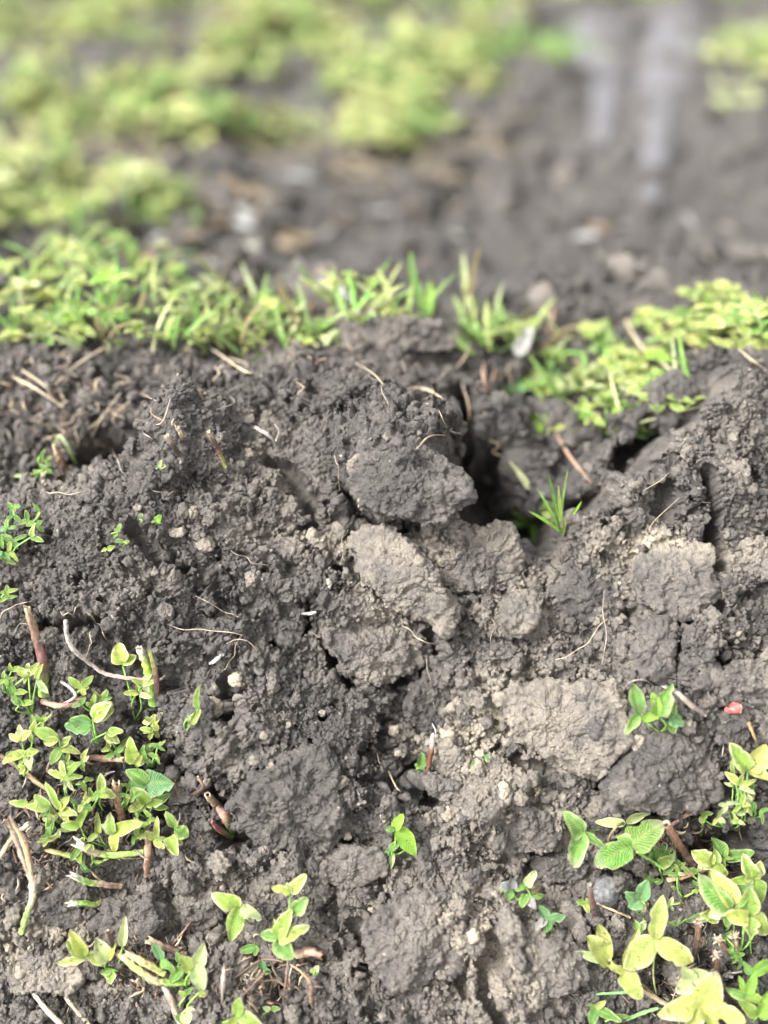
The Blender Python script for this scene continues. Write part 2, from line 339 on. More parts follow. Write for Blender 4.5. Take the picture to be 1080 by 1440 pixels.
dry = .04+.10*fbm2(U*9, Vv*9, 3, 91)+.16*np.clip(fbm2(U*40, Vv*40, 3, 92), 0, 1)
for bx, by, rx, ry, a in DRY: dry = dry+1.12*a*np.exp(-((wpx-bx)/rx)**2*.9-((wpy-by)/ry)**2*.9)*ahead
dry = dry+(r2-.5)*.10+(r3-.5)*.12*(mC)+(r1-.5)*.08
dry = np.where(Y > .6, dry*(1-.5*sstep(.6, .75, Y))-.12*sstep(.62, .8, Y), dry)
dry = dry+(fr-.5)*.12*fine+(fs-.5)*.10*fine
idx = np.arange(nr*nc).reshape(nr, nc)
F = np.stack([idx[:-1,:-1], idx[:-1,1:], idx[1:,1:], idx[1:,:-1]], -1).reshape(-1, 4)
Pf = P.reshape(-1, 3)
ground = link('ground', mesh_np('ground', Pf, F, M_SOIL, {'dry': dry.ravel()}))
tag(ground, kind='structure')

# what the ground looks like from the camera: nearest vertex per 2-px cell, used to stand things on the soil
gx, gy, gz = project(Pf); BW, BH = 560, 740
ok = (gz > .2) & (gx > -20) & (gx < 1099) & (gy > -20) & (gy < 1459)
ii = np.where(ok)[0]; ci = ((gy[ii]+20)//2).astype(int)*BW+((gx[ii]+20)//2).astype(int)
od = np.argsort(-gz[ii], kind='stable'); zbuf = np.full(BW*BH, -1, int); zbuf[ci[od]] = ii[od]
zbuf = zbuf.reshape(BH, BW); NF = NRM.reshape(-1, 3); dryf = dry.ravel()
def gi(px, py):
    cx = int((min(max(px, -18), 1097)+20)//2); cy = int((min(max(py, -18), 1457)+20)//2)
    for r in range(0, 14):
        w = zbuf[max(0, cy-r):cy+r+1, max(0, cx-r):cx+r+1]; v = w[w >= 0]
        if len(v): return v[np.argmin(gz[v])]
    raise ValueError((px, py))
def gdepth(px, py, rad=4):
    """median ground depth round a pixel"""
    return float(np.median([gz[gi(px+a*rad, py+b*rad)] for a in (-1, 0, 1) for b in (-1, 0, 1)]))
def on(px, py, lift=0.0):
    return unproject(px, py, gdepth(px, py)-lift)

# ------------------------------------------------------------------ clods
_ico = {}
def ico(lv):
    if lv not in _ico:
        bm = bmesh.new(); bmesh.ops.create_icosphere(bm, subdivisions=lv, radius=1.0)
        V = np.array([v.co[:] for v in bm.verts]); F_ = np.array([[v.index for v in f.verts] for f in bm.faces]); bm.free(); _ico[lv] = (V, F_)
    return _ico[lv]
def vnormals(V, F_):
    fn = np.cross(V[F_[:,1]]-V[F_[:,0]], V[F_[:,2]]-V[F_[:,0]]); out = np.zeros_like(V)
    for k in range(3):
        for c in range(3): out[:, c] += np.bincount(F_[:, k], fn[:, c], len(V))
    return out/np.linalg.norm(out, axis=1)[:, None].clip(1e-15)
def rough(V, F_, size, seed, amt=1.0):
    """break a clod's surface into aggregates (all in metres)"""
    o = rng.random(3)*50
    q = V/size
    Nn = vnormals(V, F_)
    if (Nn*V).sum() < 0: F_ = F_[:, ::-1]; Nn = -Nn
    V = V+Nn*((vnoise3(q*1.6+o, seed)*.24+vnoise3(q*3.5+o, seed+1)*.22+vnoise3(q*8+o, seed+2)*.10)*size*amt)[:, None]
    Nn = vnormals(V, F_)
    V = V+Nn*((vnoise3(V*230+o, seed+3)*.0022+vnoise3(V*470+o, seed+4)*.0016+vnoise3(V*950+o, seed+5)*.0011)*amt)[:, None]
    for sc, am in ((75, .0030), (150, .0024), (320, .0015)):
        if 1.0/sc > size*1.2: continue
        W = V*sc+o+.4*np.stack([vnoise3(V*sc+k*9.1, seed+k) for k in range(3)], -1)
        f1, f2, rv = worley3(W, seed+7); V = V+Nn*((np.clip((f2-f1)*1.7, 0, 1)**.5*.7+(rv-.5)*.7*np.clip((f2-f1)*4, 0, 1)-.45)*am*amt)[:, None]
    return V
def clod(px, py, rx, ry, dryness, lv=5, seed=0, sink=.35, name='soil_clod', label=None, cat='clod', group=None, amt=.8, planes=11, flat=.75):
    rs = np.random.default_rng(seed+100); V, F_ = ico(lv); c = on(px, py); z = gdepth(px, py)
    a, b_ = rx*z/FPX, ry*z/FPX; th = flat*min(a, b_)
    pn = rs.normal(size=(planes, 3)); pn /= np.linalg.norm(pn, axis=1)[:, None]; pd = rs.uniform(.68, .98, planes)
    dd = V@pn.T; r = np.where(dd > 1e-3, pd/np.maximum(dd, 1e-3), 9); r = -np.log(np.exp(-r*14).sum(1)+np.exp(-14*1.05))/14
    L_ = V*r[:, None]*np.array([a, b_, th])
    w = L_[:, :1]*RT+L_[:, 1:2]*UP-L_[:, 2:]*FW
    Nn = V[:, :1]*RT+V[:, 1:2]*UP-V[:, 2:]*FW
    w = rough(w, F_, (a+b_)/2, seed, amt)
    cen = c-FW*(th*(.9-2*sink))
    dr = np.clip(dryness+.25*vnoise3(w*120, seed+3), 0, 1)
    lo = cen.copy()
    me = mesh_np(name, w, F_, M_SOIL, {'dry': dr}); o = link(name, me, None, lo)
    return tag(o, label, cat, group)
def clod_poly(poly, dryness, label, thick=.6, lv=6, seed=0, sink=.3, tilt=(0, 0), topdry=0, amt=.75, name='soil_clod'):
    poly = np.array(poly, float); pc = poly.mean(0); z = gdepth(pc[0], pc[1], 12)
    q = (poly-pc)*np.array([1, -1])*z/FPX
    if np.sum(q[:,0]*np.roll(q[:,1], -1)-q[:,1]*np.roll(q[:,0], -1)) < 0: q = q[::-1]
    size = np.sqrt(np.abs(np.sum(q[:,0]*np.roll(q[:,1], -1)-q[:,1]*np.roll(q[:,0], -1)))/2/math.pi)
    e = np.roll(q, -1, 0)-q; nn = np.stack([e[:,1], -e[:,0]], -1); nn /= np.linalg.norm(nn, axis=1)[:, None]; dd = (nn*q).sum(1)
    th = size*thick; rs = np.random.default_rng(seed+5)
    pl = [(n[0]*.93, n[1]*.93, .36*rs.uniform(.4, 1.3), d*.93+th*.12) for n, d in zip(nn, dd)]
    pl += [(n[0]*.93, n[1]*.93, -.36, d) for n, d in zip(nn, dd)]
    for k in range(5):
        a = rs.uniform(0, 6.28); s_ = rs.uniform(.15, .5); pl.append((math.cos(a)*s_+tilt[0], math.sin(a)*s_+tilt[1], .9, th*rs.uniform(.75, 1.05)))
    pl.append((0, 0, -1, th))
    pl = np.array(pl); nl = np.linalg.norm(pl[:, :3], axis=1); pl[:, :3] /= nl[:, None]
    V, F_ = ico(lv); dt = V@pl[:, :3].T; r = np.where(dt > 1e-3, pl[:, 3]/np.maximum(dt, 1e-3), 99)
    k_ = 34/size; r = -np.log(np.exp(-np.minimum(r, 5*size)*k_).sum(1))/k_
    L_ = V*r[:, None]; w = L_[:, :1]*RT+L_[:, 1:2]*UP-L_[:, 2:]*FW; Nn = V[:, :1]*RT+V[:, 1:2]*UP-V[:, 2:]*FW
    w = rough(w, F_, size, seed, amt)
    dr = dryness+.32*vnoise3(w*60, seed+3)+.2*vnoise3(w*240, seed+9)+topdry*np.clip((w[:, 2]/size-.35)*2.2, 0, 1)
    cen = unproject(pc[0], pc[1], z)-FW*th*(1-2*sink)*.5
    me = mesh_np(name, w, F_, M_SOIL, {'dry': np.clip(dr, 0, 1)}); o = link(name, me, None, cen)
    return tag(o, label, 'clod', 'large clods broken out of the dug soil')
CL = [
 ([(478,488),(478,458),(520,446),(580,448),(632,462),(640,490),(560,498)], .30, 'pale brown block on the crest left of the cleft, slightly blurred', .5, .1),
 ([(905,545),(960,515),(1030,520),(1060,560),(1040,610),(960,620),(915,590)], .12, 'big dark block forming the top of the right mound', .4, 0),
 ([(735,570),(760,550),(800,565),(840,620),(825,665),(770,672),(742,640)], .06, 'dark block behind the hole, under the clover', .3, 0),
 ([(510,640),(590,610),(655,665),(665,705),(620,735),(540,730),(490,690)], .06, 'dark crumbly lobe overhanging the left edge of the hole', .45, 0),
 ([(575,965),(600,945),(640,965),(650,1010),(610,1030),(570,1010)], .07, 'dark clod left of the pale wedge clod', .4, 0),
 ([(660,1150),(700,1125),(760,1135),(790,1175),(770,1200),(690,1200)], .24, 'grey brown clod below the tan angular stone', .4, 0),
 ([(820,985+170),(850,1140),(900,1150),(890,1165),(830,1170)], .16, 'low dark brown clod under the lower tip of the wedge clod', .4, 0),
 ([(130,1300),(150,1262),(215,1258),(240,1290),(220,1325),(150,1325)], .22, 'brown clod between the tall split stem and the pale crumbly clod', .4, 0),
 ([(55,1270),(75,1235),(120,1240),(130,1270),(100,1300),(62,1300)], .22, 'brown lump right of the green foot of the tall split stem', .45, 0),
 ([(370,880),(400,835),(430,850),(425,900),(395,915)], .05, 'narrow dark clod at the left of the open crack', .4, 0),
 ([(680,985),(740,962),(860,955),(884,1000),(872,1060),(820,1120),(762,1092),(735,1045),(690,1022)], .46, 'largest pale dry wedge-shaped clod, pointing downward, right of the centre', .5, 0),
 ([(845,1105),(880,1050),(935,1012),(1000,1060),(1015,1118),(940,1148),(860,1130)], .12, 'dark moist clod directly below the small green clover, right of the pale wedge clod', .55, 0),
 ([(8,1362),(28,1336),(110,1332),(130,1360),(112,1388),(20,1388)], .42, 'flat pale slab of soil at the bottom left corner', .6, 0),
 ([(240,1275),(250,1236),(285,1226),(316,1246),(312,1290),(272,1308),(246,1300)], .40, 'pale crumbly clod above the lower left clover, beside the three leaflet sprout', .6, 0),
 ([(488,742),(555,742),(612,800),(642,850),(632,892),(585,872),(530,835),(498,795)], .36, 'long greyish tan clod running diagonally in the centre below the dark lobe', .45, .1),
 ([(600,775),(650,742),(718,742),(735,795),(712,832),(645,835),(605,812)], .36, 'rounded tan clod at the lip of the deep hole', .5, .1),
 ([(452,855),(535,845),(598,900),(592,942),(535,962),(482,942),(452,900)], .30, 'grey tan clod left of centre below the diagonal clod', .45, .05),
 ([(704,850),(738,828),(763,842),(755,880),(727,895),(704,880)], .42, 'knobbly pale walnut sized clod with a hollow, right of the diagonal clod', .8, 0),
 ([(890,785),(930,762),(1000,768),(1003,830),(985,868),(930,872),(893,840)], .16, 'clod with a dry orange tan crust on top at the upper right', .5, .45),
 ([(1038,765),(1070,752),(1100,765),(1100,820),(1045,815)], .34, 'pale grey clod cut by the right edge of the picture', .6, .1),
 ([(892,870),(948,868),(948,965),(905,960),(890,920)], .14, 'upright dark block left of the vertical crack', .5, 0),
 ([(956,875),(1000,880),(1003,950),(975,985),(953,960)], .14, 'upright dark block right of the vertical crack', .5, 0),
 ([(1000,945),(1040,925),(1110,930),(1110,985),(1050,1000),(1005,980)], .24, 'grey clod above the red fragment at the right edge', .5, 0),
 ([(1000,1000),(1045,985),(1058,1020),(1040,1050),(1003,1045)], .10, 'small dark clod carrying the red fragment', .6, 0),
 ([(1060,1000),(1100,985),(1100,1050),(1065,1045)], .25, 'grey clod beside the red fragment, cut by the right edge', .6, 0),
 ([(430,1215),(455,1190),(535,1190),(545,1225),(500,1250),(440,1240)], .28, 'pale clod right of the two pale leaflets near the bottom centre', .45, 0),
 ([(510,1300),(560,1255),(640,1260),(665,1310),(640,1370),(560,1390),(515,1350)], .2, 'broad rounded soil mass at the bottom centre', .4, .05),
 ([(735,1370),(750,1330),(800,1318),(830,1340),(825,1385),(770,1400)], .26, 'grey tan clod left of the large yellow clover at the bottom', .6, 0),
 ([(614,1045),(636,1036),(655,1070),(650,1092),(630,1090)], .5, 'pale tan block standing beside the dark broken stake', .7, 0),
 ([(600,1098),(620,1088),(648,1100),(645,1122),(612,1125)], .3, 'small grey block at the foot of the pale tan block', .7, 0),
 ([(322,1135),(350,1080),(400,1062),(468,1042),(505,1085),(488,1130),(500,1170),(440,1185),(400,1205),(350,1185)], .08, 'broad dark moist clod left of centre in the lower half', .35, 0),
 ([(770,820),(800,790),(860,800),(880,850),(850,885),(790,870)], .10, 'dark crumbly mass between the walnut sized clod and the crusted clod', .35, 0),
 ([(232,1108),(262,1090),(285,1100),(283,1125),(240,1130)], .36, 'pale clod under the blue green leaf in the left clump', .6, 0),
 ([(740,1205),(790,1195),(830,1215),(815,1240),(760,1240)], .22, 'low brown clod left of the smooth grey pebble', .5, 0),
 ([(360,770),(400,752),(430,765),(420,790),(375,795)], .30, 'small clod with a pinkish crust below the dark peak on the left', .6, .2),
]
for k, (pl, d_, lb, th, td) in enumerate(CL):
    a = (max(p[0] for p in pl)-min(p[0] for p in pl))
    clod_poly(pl, d_*.86+.01, lb, thick=th, lv=7 if a > 120 else 6 if a > 60 else 5, seed=200+k*13, topdry=td, sink=.44 if 'broad' in lb else .38 if 'lobe over' in lb or 'big dark' in lb else .27)
# small pale lumps and stones one can point at
ST = [(267,721,15,10,.5,'grey tan lump in the hollow on the dark left mound'),(247,749,13,8,.85,'orange brown stone on the dark left mound'),(290,764,14,11,.5,'pale lump right of the orange brown stone'),
 (350,637,7,7,.75,'pale pebble to the right of the broken brown stubs'),(461,822,5,8,.97,'white pointed chip left of the diagonal clod'),(508,821,6,6,.8,'small orange crumb, upper of two below the diagonal clod'),(544,851,8,6,.8,'small orange crumb, lower of two below the diagonal clod'),
 (478,745,12,13,.45,'rounded pale lump at the top end of the diagonal clod'),(865-25,872,9,9,.5,'pale pebble right of the walnut sized clod'),(334,957,14,13,.85,'orange brown flat stone in the left middle'),(357,1069,8,8,.6,'left of two small pale pebbles beside each other left of centre'),
 (382,1077,7,7,.55,'right of two small pale pebbles beside each other left of centre'),(452,1002,8,6,.65,'pale pebble in the middle of the soil left of the centre hollow'),(553,1026,9,9,.75,'tan pebble above left of the broken stake'),(701,1003,12,10,.85,'tan crust lump on the left corner of the pale wedge clod'),
 (720,985,24,10,.7,'dry tan crust on the top left of the pale wedge clod'),(709,1110,9,13,.85,'tan angular stone below the pale wedge clod'),(629,1144,13,10,.7,'tan pebble above the lower centre mass'),(895,1044,11,14,.75,'tan stone resting on the dark clod'),(877,1057,7,7,.7,'tiny tan stone touching the left edge of the dark clod'),
 (478,1100,13,11,.6,'pale lump left of the broken stake'),(665,1315,11,13,.75,'tan stone at the bottom, right of the broad soil mass'),(1004,953,9,11,.6,'tan stone in the gap at the right side'),(540,1147,6,9,.8,'tan pebble by the bright green curled leaf'),(545,1285,16,13,.45,'pale block on the lower centre mass'),
 (955,865,5,5,.6,'tiny pale stone at the top of the vertical crack'),(1037,890,6,5,.6,'tiny pale crumb on the right mound'),(810,1330,11,9,.4,'brown lump left of the yellow clover'),(560,1060,6,5,.7,'tiny tan crumb left of the broken stake'),(370,1035,7,6,.5,'small pale crumb right of the left clump'),
 (300,995,15,17,.6,'pale round lump just right of the lone sprout on the left'),(655,1082,7,8,.5,'small grey crumb right of the pale tan block'),(440,755,10,14,.55,'upright grey chip left of the diagonal clod'),(857,1015,8,10,.5,'pale crumb on the face of the wedge clod')]
for k, (x, y, a, b_, d_, lb) in enumerate(ST):
    clod(x, y, a, b_, d_, lv=4 if max(a, b_) < 12 else 5, seed=500+k*7, sink=.3, name='stone' if 'stone' in lb else 'pebble' if 'pebble' in lb else 'soil_crumb' if 'crumb' in lb else 'soil_lump',
         label=lb, cat='stone' if 'stone' in lb or 'pebble' in lb else 'lump', group='pale stones and lumps on the soil', amt=.45)
# smooth grey pebble
def pebble(px, py, rx, ry, label):
    V, F_ = ico(5); z = gdepth(px, py); a, b_ = rx*z/FPX, ry*z/FPX; L_ = V*np.array([a, b_*1.05, .8*a])*(1+.45*vnoise3(V*1.1+3, 5)+.12*vnoise3(V*4, 6)+.04*vnoise3(V*12, 7))[:, None]
    w = L_[:, :1]*RT+L_[:, 1:2]*UP-L_[:, 2:]*FW
    m = MB(); m.add(w+on(px, py, .001), F_, np.tile(np.array([[.10, .098, .098]]), (len(w), 1))*(1+.9*vnoise3(V*3, 9)+.6*vnoise3(V*14, 8))[:, None]); o = m.build('pebble', M_STALK)
    tag(o, label, 'stone')
pebble(852, 1256, 20, 21, 'smooth rounded dark grey pebble left of the blue green round leaves')
m = MB(); V, F_ = ico(5); w = V*(1+.5*vnoise3(V*1.8, 4)+.2*vnoise3(V*4.5, 6))[:, None]*np.array([.0042, .0026, .0028]); redc = np.tile(np.array([[.62, .10, .085]]), (len(w), 1)); redc[V[:, 0] > .55] = (.75, .42, .36)
m.add((w[:, :1]*RT+w[:, 1:2]*UP-w[:, 2:]*FW)+on(1031, 996, .004), F_, redc*(1+.5*vnoise3(V*5, 3))[:, None]); tag(m.build('red_fragment', M_STALK), 'small coral red fragment lying on a dark clod at the right edge', 'fragment')

# medium lumps: copies of eight shapes, one label because nothing tells them apart
protos = []
for k in range(8):
    V, F_ = ico(5); rs = np.random.default_rng(k+900); pn = rs.normal(size=(10, 3)); pn /= np.linalg.norm(pn, axis=1)[:, None]; pd = rs.uniform(.6, .98, 10)
    dd = V@pn.T; r = np.where(dd > 1e-3, pd/np.maximum(dd, 1e-3), 9); r = -np.log(np.exp(-r*12).sum(1)+np.exp(-12*1.05))/12
    w = rough(V*r[:, None]*np.array([.009, .008, .007]), F_, .008, 40+k, .8)
    protos.append(mesh_np('soil_lump', w, F_, M_SOIL, {'dry': np.clip((.12, .3, .22, .1, .38, .2, .28, .15)[k]+.2*vnoise3(w*150, k), 0, 1)}))
cnt = 0
for t in range(4000):
    if cnt >= 260: break
    px, py = rng.uniform(-10, 1090), rng.uniform(500, 1436)
    dens = .25+.75*(py > 1180)*((px > 640) | (px < 420))+.5*(700 < py < 800)*(px > 700)+.3*(py > 860)*(600 < px < 760)
    if rng.random() > dens: continue
    i = gi(px, py); s = rng.lognormal(-.75, .42); s = min(s, 1.3); p = Pf[i]+NF[i]*.0015*s
    o = bpy.data.objects.new('soil_lump', protos[rng.integers(8)]); C.objects.link(o); o.location = p; o.scale = (s, s*rng.uniform(.75, 1.1), s*rng.uniform(.7, 1))
    o.rotation_euler = rng.uniform(0, 6.28, 3); tag(o, 'small rough brown grey lump of soil lying loose on the dug ground', 'lump', 'loose small soil lumps'); cnt += 1
# crumbs: past counting, one object
pr2 = []
for k in range(14):
    V, F_ = ico(2 if k < 10 else 3); rs = np.random.default_rng(k+70); pn = rs.normal(size=(8, 3)); pn /= np.linalg.norm(pn, axis=1)[:, None]; pd = rs.uniform(.55, .95, 8)
    dd = V@pn.T; r = np.where(dd > 1e-3, pd/np.maximum(dd, 1e-3), 9); r = np.minimum(r.min(1), 1.05); w = V*(r*(1+.7*vnoise3(V*2.2+k, k)))[:, None]; pr2.append((w, F_))
cand = np.where(ok & (gy > 480) & (gx > -15) & (gx < 1095))[0]
out_c = np.where((gz > .3) & (~ok) & (np.abs(Pf[:, 0]) < .3) & (Pf[:, 1] > .15) & (Pf[:, 1] < .6))[0]
m = MB(); NC = 5200
pick = np.concatenate([rng.choice(cand, NC), rng.choice(out_c, 2500)])
cl = fbm2(Pf[pick, 0]*28, Pf[pick, 1]*28, 2, 7)
for n_, i in enumerate(pick):
    if cl[n_] < -.25 and rng.random() < .75: continue
    s = min(.0008*math.exp(abs(rng.normal())*.62), .0042); big = s > .0018
    w, F_ = pr2[rng.integers(10, 14) if big else rng.integers(0, 10)]
    q = rng.normal(size=4); q /= np.linalg.norm(q); a, b_, c_, d_ = q
    Rm = np.array([[a*a+b_*b_-c_*c_-d_*d_, 2*(b_*c_-a*d_), 2*(b_*d_+a*c_)], [2*(b_*c_+a*d_), a*a-b_*b_+c_*c_-d_*d_, 2*(c_*d_-a*b_)], [2*(b_*d_-a*c_), 2*(c_*d_+a*b_), a*a-b_*b_-c_*c_+d_*d_]])
    dv = dryf[i]+.05+rng.normal()*.09+(.35 if rng.random() < .015 else 0)
    m.add((w*s*np.array([1, rng.uniform(.7, 1), rng.uniform(.65, 1)]))@Rm.T+Pf[i]+NF[i]*s*.35, F_, np.full(len(w), min(max(dv, 0), 1)))
o = m.build('soil_crumbs', M_SOIL, key='dry'); tag(o, 'fine loose soil crumbs scattered over the dug ground', 'crumbs', kind='stuff')

# ------------------------------------------------------------------ leaves
COLS = {'Y': ((.42,.46,.11),(.62,.59,.27)),  # leaf centre, leaf margin (base colours)
 'y': ((.30,.38,.06),(.66,.63,.33)), 'yg': ((.20,.34,.04),(.60,.60,.29)), 'g': ((.10,.27,.035),(.40,.48,.20)), 'dg': ((.06,.20,.03),(.14,.30,.06)),
 't': ((.08,.24,.09),(.24,.40,.18)), 'w': ((.44,.52,.22),(.66,.66,.42)), 'v': ((.17,.30,.04),(.36,.44,.08)), 'bg': ((.20,.42,.03),(.28,.50,.05)), 'pp': ((.26,.24,.28),(.40,.37,.46)), 'br': ((.16,.09,.05),(.26,.17,.10)), 'gr': ((.10,.27,.04),(.18,.38,.07))}
def unit(v): v = np.asarray(v, float); return v/np.linalg.norm(v)
def leaflet(b, d, n, L, Wd, col, fold=.35, curl=.25, tip=.5, nu=11, nv=7, rs=rng, purple=0, wavy=.06):
    """b base, d direction, n face normal, L length, Wd full width"""
    d = unit(d); n = unit(n-np.dot(n, d)*d); sd_ = np.cross(d, n)
    t = np.linspace(0, 1, nu)[:, None]; v = np.linspace(-1, 1, nv)[None, :]
    ex_ = rs.uniform(.62, 1.15); wt = np.sin(np.pi*np.clip(t, 0, 1)**(ex_*(.75+.25*tip)))**rs.uniform(.50, .66); wt = np.maximum(wt, .02)
    ph = rs.uniform(0, 6.28, 3); bend = rs.normal()*.16; asy = 1+.14*np.sign(v)*rs.normal(); edge_curl = rs.uniform(-.3, .5)
    if nu > 10 and rs.random() < .38:
        for q_ in range(rs.integers(1, 3)): wt = wt*np.where(np.sign(v)*rs.choice([-1, 1]) > 0, 1-rs.uniform(.15, .45)*np.exp(-((t-rs.uniform(.35, .95))/rs.uniform(.05, .1))**2), 1)
    x = v*wt*Wd/2*(1+.07*np.sin(9*t+ph[0]))*asy; y = t*L*(1-.10*np.abs(v)**2*(t < .5))
    z = fold*np.abs(v)*wt*Wd/2*(.8+.2*np.sin(4*t+ph[1]))-curl*L*t**2+wavy*Wd*np.sin(7*t+ph[2]+v*2)*np.abs(v)+.05*L*np.sin(3*t+ph[0])+edge_curl*Wd*.25*np.abs(v)**3*wt+.025*Wd*np.sin(19*t+ph[1])*np.abs(v)**2
    x = x+bend*L*t**2; y = y+0*v
    P_ = b+x[..., None]*sd_+y[..., None]*d+z[..., None]*n
    c0, c1 = [np.array(c)*.66 for c in COLS[col]]; hv = rs.normal()*.12
    vs = rs.uniform(.30, .62); e = sstep(vs, vs+.35, np.abs(v)**1.4*.75+(t-.4).clip(0)**1.3*.75+.10*np.sin(23*t+ph[1])*np.abs(v)+.07*np.sin(41*t+ph[0])*np.abs(v))
    A = c0*(1-e[..., None])+c1*e[..., None]; A = A*(1+hv)*np.array([1+.4*hv, 1, 1])
    A = np.where((np.abs(v) < .08)[..., None]*np.ones_like(A) > 0, A*.62+np.array([.2, .26, .07])*.38, A)
    if purple: pe = sstep(.62, 1, np.maximum(e, t*.98))[..., None]*purple; A = A*(1-pe)+np.array([.27, .20, .22])*pe
    i_ = np.arange(nu*nv).reshape(nu, nv); F_ = np.stack([i_[:-1,:-1], i_[:-1,1:], i_[1:,1:], i_[1:,:-1]], -1).reshape(-1, 4)
    X_ = np.stack([t+0*v, np.abs(v)+0*t, np.ones((nu, nv))], -1)
    return P_.reshape(-1, 3), F_, np.hstack([A.reshape(-1, 3), X_.reshape(-1, 3)])
def catmull(p, k=6):
    p = np.array(p, float); q = np.vstack([2*p[0]-p[1], p, 2*p[-1]-p[-2]]); out = []
    for i in range(len(p)-1):
        a, b_, c, d = q[i:i+4]
        for t in np.arange(k)/k: out.append(.5*((2*b_)+(-a+c)*t+(2*a-5*b_+4*c-d)*t*t+(-a+3*b_-3*c+d)*t**3))
    out.append(p[-1]); return np.array(out)
def tube(pts, rad, cols, sides=8, k=6, rnd=.12, hollow=0, rs=rng, flat=1.0):
    """pts (n,3), rad (n), cols (n,3)"""
    q = catmull(np.hstack([np.array(pts), np.array(rad)[:, None], np.array(cols)]), k)
    c, r, A = q[:, :3], np.maximum(q[:, 3], 1e-5), q[:, 4:].clip(.005, 1)
    T_ = np.gradient(c, axis=0); T_ /= np.linalg.norm(T_, axis=1)[:, None].clip(1e-12)
    ref = np.array([.3, -.8, .5]); a = np.cross(T_, ref); a /= np.linalg.norm(a, axis=1)[:, None].clip(1e-9); b_ = np.cross(T_, a)
    if hollow:   # the broken end is open: rim turns inward and runs down inside
        c = np.vstack([c, c[-1], c[-1]-T_[-1]*r[-1]*1.5]); r = np.append(r, [r[-1]*.7, r[-1]*.55]); a = np.vstack([a, a[-1], a[-1]]); b_ = np.vstack([b_, b_[-1], b_[-1]])
        A = np.vstack([A, [.45, .38, .26], [.06, .045, .03]])
    n = len(c); th = np.linspace(0, 2*np.pi, sides, endpoint=False); j = 1+rnd*rs.normal(size=(n, sides)); j[0] = 1
    rr = (r[:, None]*j)[..., None]
    V = c[:, None]+rr*(np.cos(th)[None, :, None]*a[:, None]+flat*np.sin(th)[None, :, None]*b_[:, None])
    if rad[0] > .0006 and sides > 6:
        e_ = 3 if hollow else 1; jg = np.abs(rs.normal(size=(sides, 1)))*r[-e_]*1.1; V[-e_] += T_[-1]*jg
        if hollow: V[-2] += T_[-1]*jg*.8
    A_ = np.repeat(A[:, None], sides, 1)*(1+.25*rs.normal(size=(1, sides, 1)))*(1+.1*rs.normal(size=(n, sides, 1)))
    i_ = np.arange(n*sides).reshape(n, sides); nx = np.roll(i_, -1, 1)
    F_ = np.stack([i_[:-1], nx[:-1], nx[1:], i_[1:]], -1).reshape(-1, 4)
    V = V.reshape(-1, 3); A_ = A_.reshape(-1, 3); m0 = len(V)
    V = np.vstack([V, c[0], c[-1]]); A_ = np.vstack([A_, A[0], A[-1]])
    F_ = np.vstack([F_, np.stack([i_[0], nx[0], 0*nx[0]+m0, 0*nx[0]+m0], -1), np.stack([nx[-1], i_[-1], 0*nx[0]+m0+1, 0*nx[0]+m0+1], -1)])
    return V, F_, A_.clip(.004, 1)
def quadfix(F_):   # triangles as degenerate quads are replaced by proper meshes at build time
    return F_
_mb_build = MB.build
def build2(s, name, mat, parent=None, key='col'):
    if all(a.ndim == 1 for a in s.A): pass
    V = np.concatenate(s.V); A = np.concatenate(s.A); loc = None
    if parent is None: loc = V.mean(0); loc[2] = V[:, 2].min(); V = V-loc
    F4 = np.concatenate([f for f in s.F if f.shape[1] == 4]) if any(f.shape[1] == 4 for f in s.F) else np.zeros((0, 4), int)
    F3 = np.concatenate([f for f in s.F if f.shape[1] == 3]) if any(f.shape[1] == 3 for f in s.F) else np.zeros((0, 3), int)
    deg = F4[:, 2] == F4[:, 3]; F3 = np.concatenate([F3, F4[deg][:, :3]]); F4 = F4[~deg]
    me = bpy.data.meshes.new(name); me.vertices.add(len(V)); me.vertices.foreach_set('co', np.ascontiguousarray(V, np.float32).ravel())
    li = np.concatenate([F4.ravel(), F3.ravel()]).astype(np.int32); me.loops.add(len(li)); me.loops.foreach_set('vertex_index', li)
    st = np.concatenate([np.arange(len(F4))*4, len(F4)*4+np.arange(len(F3))*3]).astype(np.int32)
    me.polygons.add(len(st)); me.polygons.foreach_set('loop_start', st); me.polygons.foreach_set('use_smooth', np.ones(len(st), bool))
    if A.ndim == 1: at = me.attributes.new(key, 'FLOAT', 'POINT'); at.data.foreach_set('value', np.ascontiguousarray(A, np.float32))
    else:
        for kk, AA in ((key, A[:, :3]), ('lf', A[:, 3:])):
            at = me.attributes.new(kk, 'FLOAT_COLOR', 'POINT'); at.data.foreach_set('color', np.ascontiguousarray(np.hstack([AA, np.ones((len(AA), 1))]), np.float32).ravel())
    me.update(calc_edges=True); me.materials.append(mat)
    return link(name, me, parent, loc)
MB.build = build2
TOCAM = -FW
def ang_dir(a, tilt=0.0):
    """a direction across the leaf plane (0 = right, 90 = away/up) with a lean towards the viewer's side"""
    a = R_(a); return unit(math.cos(a)*RT+math.sin(a)*UP+tilt*TOCAM)
STEM = {'g': (.17,.34,.06), 'p': (.26,.22,.10), 'b': (.13,.075,.045), 'y': (.36,.38,.14)}
